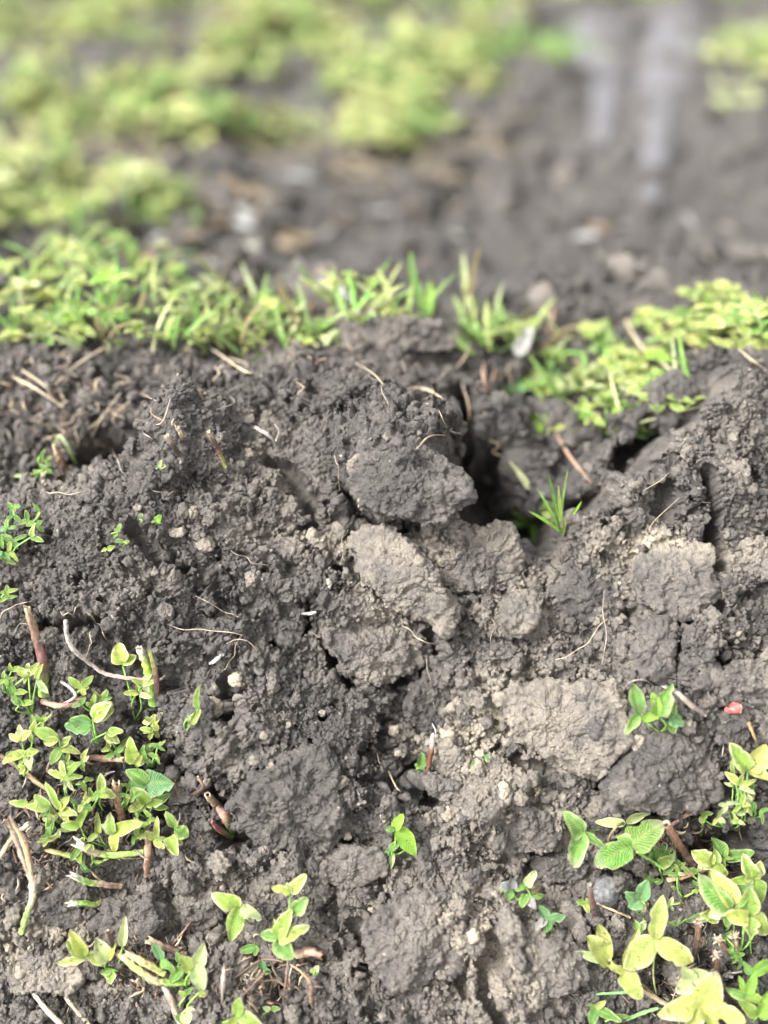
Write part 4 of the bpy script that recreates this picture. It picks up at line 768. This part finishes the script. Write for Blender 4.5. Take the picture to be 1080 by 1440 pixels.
stalk([(975,1216,.002),(962,1198,.008),(950,1180,.012),(938,1160,.018)],[7,7,6.5,6],[BD,BR,(.22,.12,.07),(.26,.15,.1)],'slanting dark brown stalk in the right hand clump','broken_stalk','stalk',BS,None,1)
stalk([(938,1238,.006),(965,1230,.009),(996,1220,.008)],[5,5.5,4.5],[TN,(.24,.13,.07),TN],'lying brown stalk below the slanting one','broken_stalk','stalk',BS,None,1)
stalk([(935,1168,.012),(955,1152,.012),(976,1140,.012),(990,1142,.010)],[3,3.5,6,5],[BR,(.2,.12,.1),(.28,.18,.13),(.33,.26,.2)],'frayed dry stalk running right from the slanting one','broken_stalk','stalk',BS)
stalk([(838,1292,.0),(834,1275,.007),(831,1258,.013),(829,1246,.018)],[6,5.5,4,5],[BD,(.09,.06,.05),(.14,.08,.06),GY],'dark frayed stub beside the grey pebble','broken_stalk','stalk',BS,(838,1292))
stalk([(838,1270,.006),(862,1280,.007),(886,1290,.004)],[1.5,2,1.8],[TN,(.42,.3,.17),TN],'thin tan straw under the grey pebble','straw','straw')
stalk([(855,1192,.008),(858,1175,.012),(868,1162,.013),(884,1154,.014)],[1.8,2,2,1.8],[BR,(.22,.15,.07),(.24,.2,.08),GS],'thin curved brown petiole left of the veined leaf','petiole','petiole')
stalk([(896,1198,.018),(915,1210,.012),(938,1225,.006)],[2.2,2.6,2.8],[GS,(.2,.42,.1),(.18,.38,.1)],'straight green petiole below the veined leaf','petiole','petiole')
stalk([(985,1175,.006),(990,1155,.01),(997,1142,.012)],[2,2,1.8],[GS,GS,(.2,.45,.1)],'thin bright green petiole rising to the knot of tiny leaves','petiole','petiole')
stalk([(858,1350,.018),(872,1368,.016),(892,1384,.012),(912,1398,.010),(936,1412,.006)],[2.6,3.2,3.4,3.6,4],[(.32,.36,.1),(.3,.28,.12),(.32,.25,.14),TN,TN],'thick tan stem under the large yellow leaves','green_stem','stem')
stalk([(838,1398,.005),(870,1396,.008),(902,1394,.006)],[1.8,2.2,2],[(.14,.36,.1)]*3,'straight bright green grass stem near the bottom right','green_stem','stem')
stalk([(880,1434,.005),(905,1424,.008),(924,1418,.006)],[3,3,2.4],[(.16,.38,.1)]*3,'short green grass stem at the bottom edge','green_stem','stem')
for k, (tx, ty, bx, by, lb) in enumerate([(982,1296,975,1348,'brown dead flower stalk with a pale fuzzy head, leftmost of four'),(1010,1322,1030,1348,'brown dead flower stalk, second from left of four'),(1033,1318,1036,1355,'brown dead flower stalk, third from left of four'),(1006,1343,1008,1372,'lowest brown dead flower stalk of four')]):
    rt = empty('dead_stalk', on(bx, by), lb, 'dead stalk', 'brown dead flower stalks in the right clump'); z = gdepth(bx, by); m = MB()
    m.add(*tube(path([(bx,by,0),((bx+tx)/2+2,(by+ty)/2,.008),(tx,ty,.014)],(bx,by)), np.array([3.5,4,4.5])*z/FPX, [np.array(BD),np.array(BR),np.array((.22,.12,.08))], 7)); m.build('stem', M_STALK, rt)
    m = MB(); c = path([(tx,ty,.014)],(bx,by))[0]
    for q in range(26):
        d = unit(rng.normal(size=3)+UP*.6+TOCAM*.5); m.add(*tube([c, c+d*.0012, c+d*rng.uniform(.0018, .0034)], [.0007,.0005,.0001], [np.array(TN)*.7,np.array(TN),np.array((.5,.42,.34))], 4, 2))
    m.build('flower_head', M_STALK, rt)
# --- dark peak, crest and straw in the middle distance
stalk([(317,657,.0),(308,635,.008),(300,622,.012),(293,608,.018)],[3,4.5,5,3.5],[(.25,.3,.08),BR,BD,TN],'brown green broken stalk on the right of the dark left peak','broken_stalk','stalk',BS,(317,657))
stalk([(252,640,.0),(244,628,.006),(235,614,.010)],[4,5,4.5],[BD,BD,(.2,.15,.12)],'dark broken stalk at the left of the dark left peak','broken_stalk','stalk',BS,(252,640),1)
stalk([(258,618,.0),(254,610,.004),(250,602,.006)],[3,4,3.5],[BD,TN,GY],'tiny broken stub on top of the dark left peak','broken_stalk','stalk',BS,(258,618),1)
stalk([(92,660,.0),(84,645,.006),(77,630,.010)],[6,6.5,4],[BR,(.17,.10,.06),TN],'short brown stub among pale leaves on the left crest','broken_stalk','stalk',BS,(92,660),1)
stalk([(106,652,.0),(98,632,.008),(85,614,.010),(78,622,.008)],[2,2.5,3,2],[GS,(.22,.3,.12),(.3,.34,.2),GS],'bent grey green stem beside the stub on the left crest','green_stem','stem',None,(106,652))
stalk([(388,648,.002),(386,622,.008),(374,610,.010),(357,600,.010)],[1.5,2.2,3,3],[GY,GY,(.34,.32,.3),GY],'forked grey root right of the dark left peak','root','root',None,(388,648))
stalk([(388,620,.008),(392,606,.011),(386,596,.012)],[1.5,1.4,1],[GY]*3,'small side twig above the forked grey root','twig','twig')
SG = 'dry straws strewn over the crest'
for k, (a, b_, c, r, lb) in enumerate([((18,530),(52,548),(88,572),5,'thick pale straw slanting down at the left edge of the crest'),((30,520),(60,540),(75,560),4,'straw lying beside the thick pale one at the left'),((78,540),(110,512),(148,488),5,'pale straw slanting up to the right on the left crest'),((-5,480),(50,472),(96,478),5,'horizontal straw at the left edge below the plants'),
  ((130,612),(142,590),(170,552),3,'upright frayed straw over the left hollow'),((172,606),(160,585),(205,548),2.5,'pale root fibre hanging over the left hollow'),((190,590),(225,596),(240,560),2,'brown root fibre right of the left hollow'),((300,520),(320,505),(350,512),3,'small straw on the dark crest'),((290,485),(340,520),(360,525),4,'grey twig lying on the dark crest behind the peak'),
  ((560,570),(590,575),(640,610),3,'thin tan stem leaning over the cleft'),((580,545),(600,548),(622,560),5,'short pale stem left of the cleft'),((585,632),(610,612),(655,618),2.5,'fine tan root arching over the cleft'),((650,540),(660,580),(655,640),2,'thin root hanging inside the cleft'),((682,512),(680,530),(684,548),6,'left of two short orange brown stubs behind the hole'),
  ((698,520),(692,535),(686,548),5,'right of two short orange brown stubs behind the hole'),((770,588),(800,640),(832,680),5,'brown stick slanting down beside the grass in the hole'),((780,430),(775,455),(772,470),7,'pinkish brown stub among the plants on the right crest'),((880,450),(905,490),(965,535),5,'long grey green stem crossing the right crest'),
  ((1040,492),(1055,505),(1075,520),6,'tan stub at the foot of the right crest plants'),((925,760),(915,740),(955,700),1.5,'fine root beside the crusted clod'),((905,690),(930,675),(940,665),1.6,'fine pale root on the right mound'),((955,570),(960,560),(990,545),5,'tan root end on the top of the right mound'),((660,480),(655,500),(640,520),3,'thin straw at the lip of the cleft'),((500,510),(530,530),(560,570),2.5,'fine stem on the dark crest left of the cleft')]):
    cc = (TN, ST_) if k in (0,1,2,3,10,17) else (BR, (.38,.24,.16)) if k in (13,14,15,16) else (GY, TN)
    stalk([(*a,.003),(*b_,.008),(*c,.005)],[r*.8,r*.95,r*.7],[cc[0],cc[1],cc[0]],lb,'straw' if k in (0,1,2,3,7,22) else 'root' if 'root' in lb else 'stick' if 'stick' in lb else 'broken_stalk' if 'stub' in lb else 'dry_stem','straw' if k in (0,1,2,3,7,22) else 'stem',SG)
# fine roots, one by one
RO = [((440,1010-120),(455,905),(470,890),'fine root left of the grey tan clod'),((235,878),(290,885),(340,893),'long fine root across the left slope'),((340,893),(325,930),(315,940),'branch of the long fine root going down'),((275,838),(310,860),(335,868),'fine tan root above the long one on the left slope'),((318,905),(360,893),(362,915),'short fine root with an elbow on the left slope'),
 ((840,960),(855,900),(850,830),'fine root climbing the dark mass below the crusted clod'),((780,928),(820,915),(855,870),'fine root curving from the walnut sized clod'),((905,920),(920,890),(925,850),'hair root on the upright dark block'),((920,925),(935,918),(945,905),'short hair root at the vertical crack'),((565,880),(590,900),(610,905),'hair root under the diagonal clod'),
 ((600,925),(605,960),(612,1000),'hair root running down from the diagonal clod'),((690,905),(693,880),(690,870),'fine root beside the walnut sized clod'),((490,745),(480,760),(478,790),'thin tan root at the upper end of the diagonal clod'),((680,745),(672,725),(665,705),'pale root curl at the edge of the hole'),((320,770),(350,790),(380,800),'fine root below the left peak'),((110,850),(100,870),(85,860),'pale hair root left of the curled root'),
 ((20,890),(40,870),(60,885),'tangled hair root by the upright brown stub'),((120,860),(140,875),(150,900),'hair root by the curled root'),((130,880),(128,910),(120,925),'second hair root by the curled root'),((0,870),(20,850),(45,845),'hair root at the left edge'),((345,1110),(355,1130),(345,1150),'grey hair root tuft right of the frayed stub'),((335,1120),(352,1115),(362,1108),'grey hair root beside the tuft'),
 ((620,1290),(640,1282),(665,1290),'fine root on the broad soil mass'),((520,1060),(535,1075),(545,1070),'fine root left of the hooked root'),((700,1060),(715,1050),(722,1035),'fine root on the wedge clod edge'),((755,1100),(758,1112),(752,1125),'hair root below the wedge clod'),((215,690),(235,700),(250,690),'hair root on the left mound'),((60,690),(90,700),(120,690),'hair root on the far left mound'),((470,640),(480,660),(478,690),'fine pale root in front of the cleft')]
for a, b_, c, lb in RO:
    p = [(*a,.001)]; n_ = 5
    for t in range(1, n_): 
        u = t/n_; p.append(((1-u)**2*a[0]+2*u*(1-u)*b_[0]+u*u*c[0]+rng.normal()*2.5, (1-u)**2*a[1]+2*u*(1-u)*b_[1]+u*u*c[1]+rng.normal()*2.5, .003+.003*rng.random()))
    p.append((*c,.001)); cl_ = np.array((.27,.215,.16))*rng.uniform(.7, 1.25)
    stalk(p, [.55]+[rng.uniform(.6, .95)]*(n_-1)+[.45], [cl_]*(n_+1), lb, 'root', 'root', 'fine roots on the soil', sides=5, rnd=.2, k=4)
for k in range(34):
    x, y = (rng.normal(160, 40), rng.normal(575, 22)) if k < 16 else (rng.uniform(20, 620), rng.uniform(488, 540)) if k < 26 else (rng.uniform(560, 720), rng.uniform(500, 620))
    a = rng.uniform(-1.2, 1.2)+math.pi/2; L = rng.uniform(18, 48); c_ = np.array([GY, TN, (.3,.24,.17)][rng.integers(3)])*rng.uniform(.6, 1.1); b_ = rng.normal()*8
    stalk([(x,y,.003),(x+L*.35*math.cos(a)+b_,y+L*.35*math.sin(a),.008),(x+L*.7*math.cos(a)-b_*.4,y+L*.7*math.sin(a),.009),(x+L*math.cos(a)+b_,y+L*math.sin(a),.002)], [.7,rng.uniform(.8,1.6),1,.4], [c_]*4, 'thin dead root fibre hanging on the dark crest soil', 'root', 'root', 'root fibres on the crest', sides=5, rnd=.2, k=4)
# --- leaf litter: beyond counting
m = MB()
for n_ in range(1500):
    zc = [(130,1150,90,70),(1010,1270,60,90),(950,1190,50,40),(380,1370,50,40),(200,1360,80,40),(960,1390,60,40),(60,1180,60,60),(60,560,110,60),(400,480,250,30),(800,500,120,60)][rng.integers(10)]
    x, y = zc[0]+rng.normal()*zc[2]*.6, zc[1]+rng.normal()*zc[3]*.6
    if not (-15 < x < 1095 and 460 < y < 1450): continue
    i = gi(x, y); p = Pf[i]+NF[i]*.001; d = unit(np.cross(NF[i], rng.normal(size=3))); L = rng.uniform(.002, .009); c = np.array([BD, BR, TN, (.2,.14,.1), GY][rng.integers(5)])*rng.uniform(.6, 1.1)
    m.add(*tube([p-d*L/2, p+NF[i]*.0015, p+d*L/2+NF[i]*rng.uniform(-.0005, .002)], [.0003, rng.uniform(.0003, .0009), .0002], [c, c, c], 4, 2, flat=.5))
tag(m.build('plant_litter', M_STALK), 'small dead brown stem and leaf fragments around the plants', 'litter', kind='stuff')

# ------------------------------------------------------------------ plants further off
def leafblob(mb, base, h, n_, ls, cols, spread, nu=5, nv=3, flatn=.6):
    """a plantlet: leaflets in threes round petiole tips"""
    for k in range(n_):
        a = rng.uniform(0, 6.28); r = spread*math.sqrt(rng.random()); tip = base+np.array([math.cos(a)*r, math.sin(a)*r, h*rng.uniform(.35, 1.0)*(1-.35*(r/spread))])
        a0 = rng.uniform(0, 6.28); col = cols[rng.integers(len(cols))]; nrm = unit(np.array([rng.normal()*.5, rng.normal()*.5-.25, 1.0]))
        for q in range(3):
            d = np.array([math.cos(a0+q*2.1), math.sin(a0+q*2.1), rng.uniform(-.1, .7)]); s_ = ls*rng.uniform(.75, 1.25)
            mb.add(*leaflet(tip, d, nrm, s_, s_*.62, col, nu=nu, nv=nv, wavy=.03))
def leafstems(mb, base, h, n_, spread):
    for k in range(n_):
        a = rng.uniform(0, 6.28); r = spread*rng.random(); c = np.array(STEM['g'])*rng.uniform(.7, 1.3)
        t_ = base+np.array([math.cos(a)*r, math.sin(a)*r, h*rng.uniform(.5, .95)]); mb.add(*tube([base, (base+t_)/2+np.array([0, 0, .003]), t_], [.0009,.0008,.0006], [c]*3, 4, 2))
def blades(mb, base, n_, L, spread, cols=('gr','g','yg')):
    for k in range(n_):
        a = rng.uniform(0, 6.28); b_ = base+np.array([rng.normal(), rng.normal(), 0])*spread; d = unit(np.array([math.cos(a)*.7, math.sin(a)*.7, rng.uniform(.4, 1.4)]))
        mb.add(*leaflet(b_, d, np.array([-d[1], d[0]-.6, .8]), L*rng.uniform(.5, 1.2), .0028*rng.uniform(.7, 1.4), cols[rng.integers(len(cols))], fold=.3, curl=.35, nu=7, nv=3, tip=1))
YG = ['y','yg','yg','g','y']
def far_clover(px, py, h, n_, ls, spread, cols, label, group, grass=0, cat='clover'):
    b0 = on(px, py, 0); rt = empty('clover_plant', b0, label, cat, group)
    a = MB(); leafblob(a, b0, h, n_, ls, cols, spread, 7, 5); a.build('foliage', M_LEAF, rt)
    a = MB(); leafstems(a, b0, h, max(4, n_//3), spread); a.build('stem', M_STALK, rt)
    if grass: a = MB(); blades(a, b0, grass, .03, spread*.6, ('gr','g','yg','br','w')); tag(a.build('grass', M_LEAF, rt), kind='stuff')
    return rt
MG = 'blurred clover plants along the crest'
MID = [(20,470,.040,22,.011,.024,['y','y','yg'],'brightest yellow clover at the left edge behind the crest',0),(60,470,.034,16,.010,.022,YG,'clover behind the crest next to the brightest yellow one',4),(105,470,.032,16,.010,.022,YG,'clover behind the left crest above the slanting straw',6),(150,465,.034,16,.010,.022,['yg','g','bg'],'darker green clover behind the left crest',6),
 (195,465,.030,16,.010,.022,YG,'yellow green clover behind the left crest, left of the dry grass tuft',5),(240,475,.022,14,.009,.020,['y','w','yg'],'pale clover with dry grass behind the crest',14),(290,480,.018,12,.008,.018,['y','w','yg'],'low pale tuft at the very edge of the crest',16),(335,480,.016,10,.008,.016,['w','yg'],'low grassy tuft left of the green clover in the middle',14),
 (375,465,.028,14,.010,.018,['bg','yg','g'],'bright green clover at the middle of the crest',8),(420,470,.024,14,.009,.018,['yg','y','g'],'clover right of the bright green one',4),(445,478,.018,10,.008,.014,['t','g','w'],'small bluish clover next to the pale clod on the crest',2),(500,440,.026,12,.009,.016,['yg','g'],'clover tuft left of the tall grass blades behind the pale clod',8),(545,440,.026,12,.009,.016,['yg','y'],'clover tuft behind the pale clod',8),
 (70,380,.030,14,.010,.026,['y','yg'],'clover row further back at the far left',0),(130,375,.032,16,.010,.026,YG,'clover left of centre in the second row back',2),(190,390,.030,14,.010,.026,['yg','g'],'clover standing before the grey litter',2),(240,400,.026,12,.009,.022,['g','yg','y'],'clover just left of the pale leaf litter',2),(290,425,.022,10,.009,.02,['g','w','yg'],'low sparse clover among the pale litter',6),
 (1000,475,.034,20,.011,.020,['y','yg'],'tall yellow green clover on the right crest',4),(1035,478,.034,20,.011,.020,['y','yg','g'],'yellow clover on the right crest nearest the edge',4),(965,478,.028,14,.010,.016,['yg','g'],'green yellow clover left in the right crest group',6),(1075,470,.034,14,.011,.018,YG,'clover cut by the right edge on the right crest',0),(925,460,.014,5,.010,.010,['bg','yg'],'small lone bright leaf at the left end of the right crest group',0),
 (900,540,.024,16,.0095,.018,['y','yg','bg'],'clover hanging over the right side of the hole',8),(860,555,.020,16,.0095,.018,['y','yg','w'],'dense yellow clover behind the hole',8),(820,545,.018,10,.009,.016,['yg','g','w'],'clover left of the dense yellow one behind the hole',10),(850,600,.014,10,.009,.016,['yg','bg'],'lower hanging clover above the brown stick',12),(760,560,.014,7,.010,.012,['t','g'],'bluish green clover left behind the hole',6),
 (770,600,.012,4,.012,.006,['bg'],'single bright green leaf over the hole',0),(815,605,.014,4,.011,.006,['bg','yg'],'bright yellow green leaf right of the single green one',0),(730,480,.018,8,.009,.014,['g','gr'],'green tuft behind the cleft',14),(680,485,.014,6,.008,.014,['gr','g'],'low grassy tuft right of the cleft lip',16),(780,505,.016,7,.009,.014,['g','yg'],'clover by the pinkish stub',8),(845,490,.016,6,.010,.012,['t','g'],'bluish clover on the right of the pinkish stub',4),
 (940,560,.016,8,.009,.014,['yg','g'],'clover leaves at the foot of the right mound',14),(770,722,.012,7,.008,.009,['w','yg','g'],'small pale clover growing in front of the hole',12)]
MID += [(30,300,.045,22,.012,.04,['y','yg'],'yellow clover at the far left in the second row back',2),(110,330,.035,14,.012,.034,YG,'clover in the second row back, left of the grey gap',2),(215,300,.028,9,.011,.024,['y','g'],'small clover alone on the grey soil at the left',2),(30,410,.034,18,.011,.028,['y','w','y'],'palest yellow clover at the left edge just behind the crest',0),(165,425,.03,14,.010,.026,['y','yg'],'yellow clover between the two left rows',3)]
for x, y, h, n_, ls, sp, cs, lb, gr_ in MID: far_clover(x, y, h*rng.uniform(.35, 1.15), int(n_*(rng.uniform(1.0, 1.5) if x > 700 else rng.uniform(.3, .8))), ls*rng.uniform(.7, .95), sp*1.15, cs+['y'], lb, MG, (gr_+1)//2 if x > 700 else gr_+4)
# grass in the hole
def grass(px, py, tips, label, w=3.0, cols=('gr','bg','g')):
    b0 = on(px, py, .002); rt = empty('grass_tuft', b0, label, 'grass', 'grass tufts')
    for k, (tx, ty, lf) in enumerate(tips):
        z = gdepth(px, py)-.004-lf; t_ = unproject(tx, ty, z); d = t_-b0; L = np.linalg.norm(d)
        mb = MB(); mb.add(*leaflet(b0, d, TOCAM+UP*.3, L, w*2.2*z/FPX, cols[k % len(cols)], fold=.5, curl=rng.uniform(-.1, .5), nu=13, nv=5, tip=.9)); mb.build('blade', M_LEAF, rt)
grass(790,752,[(772,658,.010),(780,665,.014),(806,702,.012),(790,694,.016),(765,700,.01),(815,722,.006),(758,718,.012),(800,728,.014)],'upright grass tuft in the hole',2.2,('gr','g','bg','yg'))
grass(745,735,[(712,740,.006),(720,722,.01),(700,738,.004),(735,715,.008),(760,755,.006),(778,752,.004),(752,765,.004)],'low grass tuft spilling toward the viewer in front of the hole')
grass(600,450,[(560,358,.0),(590,380,.0),(622,405,.0),(575,400,.0),(608,390,0)],'tall grass blades standing behind the crest',5)
grass(655,440,[(648,350,.0),(668,345,.0)],'pale bent grass blades right of the tall ones',4,('w','br'))
grass(850,610,[(905,600,.008),(920,592,.01),(900,580,.008),(930,610,.006),(925,600,.008)],'long grass blades lying to the right above the stick',4,('t','gr','yg'))
# pale dead leaves in the blurred middle distance
for k, (x, y, L, W_, a, lb) in enumerate([(375,282,60,26,-35,'large pale blurred dead leaf in the distance'),(345,300,50,24,150,'pale dead leaf left of the large one'),(270,330,40,22,20,'pale dead leaf beside the distant clover'),(405,345,46,22,-10,'tan dead leaf below the large pale one'),(460,300,30,16,-60,'small pale dead leaf right of the large one'),(300,370,50,18,-15,'whitish dead leaf in the litter'),(430,335,34,16,-20,'reddish tan dead leaf on the dark soil'),
   (735,480,44,24,70,'pale withered leaf behind the cleft'),(640,330,30,20,10,'tiny pale scrap on the far dark soil'),(350,345,30,20,30,'greenish pale scrap in the litter'),(500,330,26,14,0,'small grey scrap on the far dark soil'),(745,290,24,20,0,'pale round scrap on the far soil'),(700,350,26,18,40,'dull scrap on the far soil'),(660,400,30,20,120,'tan scrap near the bent grass blades')]):
    if k in (4, 10, 11, 12): continue
    L *= rng.uniform(.5, 1.1); W_ *= rng.uniform(.4, .9)
    z = gdepth(x, y); mb = MB(); b0 = on(x-L/2*math.cos(R_(a)), y+L/2*math.sin(R_(a)), .012)
    mb.add(*leaflet(b0, ang_dir(a, .1), np.array([0, -.5, 1]), L*z/FPX, W_*z/FPX, 'w', fold=.3, curl=.1)); v = mb.A[0]; g_ = np.array((.25,.24,.24) if k % 3 else (.28,.26,.22)) if 'tan' not in lb else np.array((.2,.15,.11)); mb.A[0] = np.hstack([0*v[:, :3]+g_, v[:, 3:]])
    tag(mb.build('dead_leaf', M_LEAF), lb, 'leaf', 'dead leaves lying in the distance')
# clods and litter on the far soil
k = 0
while k < 70:
    px, py = (rng.uniform(240, 1080), rng.uniform(225, 430)) if k < 55 else (rng.uniform(620, 1080), rng.uniform(110, 240))
    if 800 < px < 990 and py < 330: continue
    k += 1; i_ = gi(px, py); s_ = rng.uniform(.6, 1.7); o = bpy.data.objects.new('soil_lump', protos[(0, 3, 0, 3, 6)[rng.integers(5)]]); C.objects.link(o); o.location = Pf[i_]+np.array([0, 0, .002*s_]); o.scale = (s_*rng.uniform(.9, 1.5), s_, s_*.8)
    o.rotation_euler = rng.uniform(0, 6.28, 3); tag(o, 'blurred lump of soil on the far dug ground behind the crest', 'lump', 'soil lumps in the distance')
mb = MB()
for k in range(100):
    px, py = (rng.normal(350, 70), rng.normal(310, 38)) if k < 75 else (rng.uniform(420, 1080), rng.uniform(300, 430))
    i_ = gi(px, py); d = unit(np.array([rng.normal(), rng.normal(), .15])); L = rng.uniform(.006, .035); V_, F_, A_ = leaflet(Pf[i_]+np.array([0, 0, .002]), d, np.array([0, -.4, 1]), L, L*rng.uniform(.08, .35), 'br', nu=7, nv=3)
    mb.add(V_, F_, 0*A_[:, :3]+np.array([(.27,.24,.20),(.22,.15,.10),(.30,.29,.28),(.16,.12,.08)][rng.integers(4)])*rng.uniform(.6, 1.2))
tag(mb.build('plant_litter', M_LEAF), 'pale and brown leaf litter on the far soil, blurred', 'litter', kind='stuff')
# ground cover in bands: beyond counting
def band(name, label, poly, n_, h, ls, cols, nl=9, gr_=4):
    mb = MB(); poly = np.array(poly, float); x0, y0 = poly.min(0); x1, y1 = poly.max(0); k = 0
    def inside(x, y):
        c = False
        for (ax, ay), (bx, by) in zip(poly, np.roll(poly, -1, 0)):
            if (ay > y) != (by > y) and x < (bx-ax)*(y-ay)/(by-ay)+ax: c = not c
        return c
    # spread over the ground itself (even per square metre), then kept where the patch lies
    lim = [groundpt(px, py) for px, py in poly]; lx = [p[0] for p in lim]; ly = [p[1] for p in lim]; tries = 0
    while k < n_ and tries < n_*30:
        tries += 1; X_ = rng.uniform(min(lx), max(lx)); Y_ = rng.uniform(min(ly), max(ly)); p = np.array([X_, Y_, hz(X_, Y_)])
        a, b_, _ = project(p[None]); a = a[0]+rng.normal()*10; b_ = b_[0]+rng.normal()*5
        if not inside(a, b_): continue
        if fbm2(np.array([X_*13]), np.array([Y_*8]), 3, 3)[0] < .02 and rng.random() < .92: continue
        k += 1; hh = h*rng.uniform(.25, 1.25); cs = [cols[rng.integers(len(cols))] for _ in range(2)]; leafblob(mb, p, hh, nl, ls, cs, .028, 5, 3); blades(mb, p, gr_, .035, .02, ('yg','g','y'))
    tag(mb.build(name, M_LEAF), label, 'ground cover', kind='stuff')
_ri = np.arange(nr); _ym = P[:, nc//2, 1]
def hz(x, y):
    j = int(np.searchsorted(rows, y)); j = min(max(j, 1), nr-2); t = x/max(.5, dep0[j, nc//2])/.56; c = int(np.searchsorted(tc, t)); return float(P[j, min(max(c, 1), nc-2), 2])
def groundpt(px, py):
    r = unproject(px, py, 1.0)-CO; 
    if r[2] > -.12: r = r*1.0; r[2] = -.12
    s_ = (CAMH-.12)/-r[2]; return CO+r*s_
band('ground_cover', 'yellow green clover patch across the top left, blurred', [(-160,40),(60,20),(220,30),(230,60),(400,25),(520,55),(790,40),(780,85),(700,120),(690,190),(560,225),(420,215),(240,205),(60,195),(-160,185)], 330, .042, .012, ['y','yg','g','y','dg','y','br'])
band('ground_cover', 'clover patch at the left behind the first row, blurred', [(-160,230),(60,225),(150,260),(250,300),(250,320),(150,345),(60,330),(-160,330)], 44, .036, .012, ['y','yg','g','y','w'])
band('ground_cover', 'clover patch cut by the upper right edge, blurred', [(1010,80),(1060,60),(1260,60),(1260,230),(1060,215),(1030,180)], 50, .042, .012, ['yg','g','y','w'])
band('ground_cover', 'green strip of plants along the very top edge, blurred', [(-200,-60),(1300,-60),(1300,25),(1000,20),(860,25),(560,18),(430,10),(300,15),(-200,0)], 330, .045, .013, ['g','yg','y','g','bg'], 7, 4)
# fringe of dead grass under the far clover
mb = MB(); k = 0
while k < 260:
    px = rng.uniform(-60, 740); py = 205+18*math.sin(px/70)+rng.normal()*14; g = groundpt(px, py); k += 1
    p = np.array([g[0], g[1], hz(g[0], g[1])]); a = rng.uniform(0, 6.28); d = unit(np.array([math.cos(a), math.sin(a)-.3, rng.uniform(.1, .9)]))
    V_, F_, A_ = leaflet(p, d, np.array([0, -.6, .8]), rng.uniform(.02, .05), .003, 'br', nu=5, nv=3); mb.add(V_, F_, np.array((.22,.18,.12))*rng.uniform(.5, 1.2)+0*A_[:, :3])
tag(mb.build('dead_grass', M_LEAF), 'fringe of dry tan grass below the far clover patch, blurred', 'dead grass', kind='stuff')
# smooth wet clay wheel marks in the far soil, sky sheen put into their colour
def wet_strip(cl):
    q = catmull(np.array(cl, float), 10); V = []; nv = 9
    for x, y, w in q:
        for v in np.linspace(-1, 1, nv):
            g = groundpt(x+v*w*(1+.1*rng.normal()), y); V.append([g[0], g[1], 0])
    V = np.array(V); zc = np.array([hz(v[0], v[1]) for v in V]).reshape(-1, nv); m_ = np.median(zc, 1); kk = np.ones(9)/9; m_ = np.convolve(np.pad(m_, 4, 'edge'), kk, 'valid')
    V[:, 2] = (m_[:, None]+.005-.006*np.linspace(-1, 1, nv)[None]**4*2).ravel()
    i_ = np.arange(len(V)).reshape(-1, nv); F_ = np.stack([i_[:-1,:-1], i_[1:,:-1], i_[1:,1:], i_[:-1,1:]], -1).reshape(-1, 4)
    tag(link('wet_clay_strip', mesh_np('wet_clay_strip', V, F_, M_WET_CLAY)), kind='structure')
wet_strip([(952,42,42),(945,85,46),(935,120,42),(925,160,30),(922,200,26),(918,240,26),(915,275,18)])
wet_strip([(842,48,44),(842,80,46),(846,110,36),(850,140,28),(849,180,20),(848,225,12)])
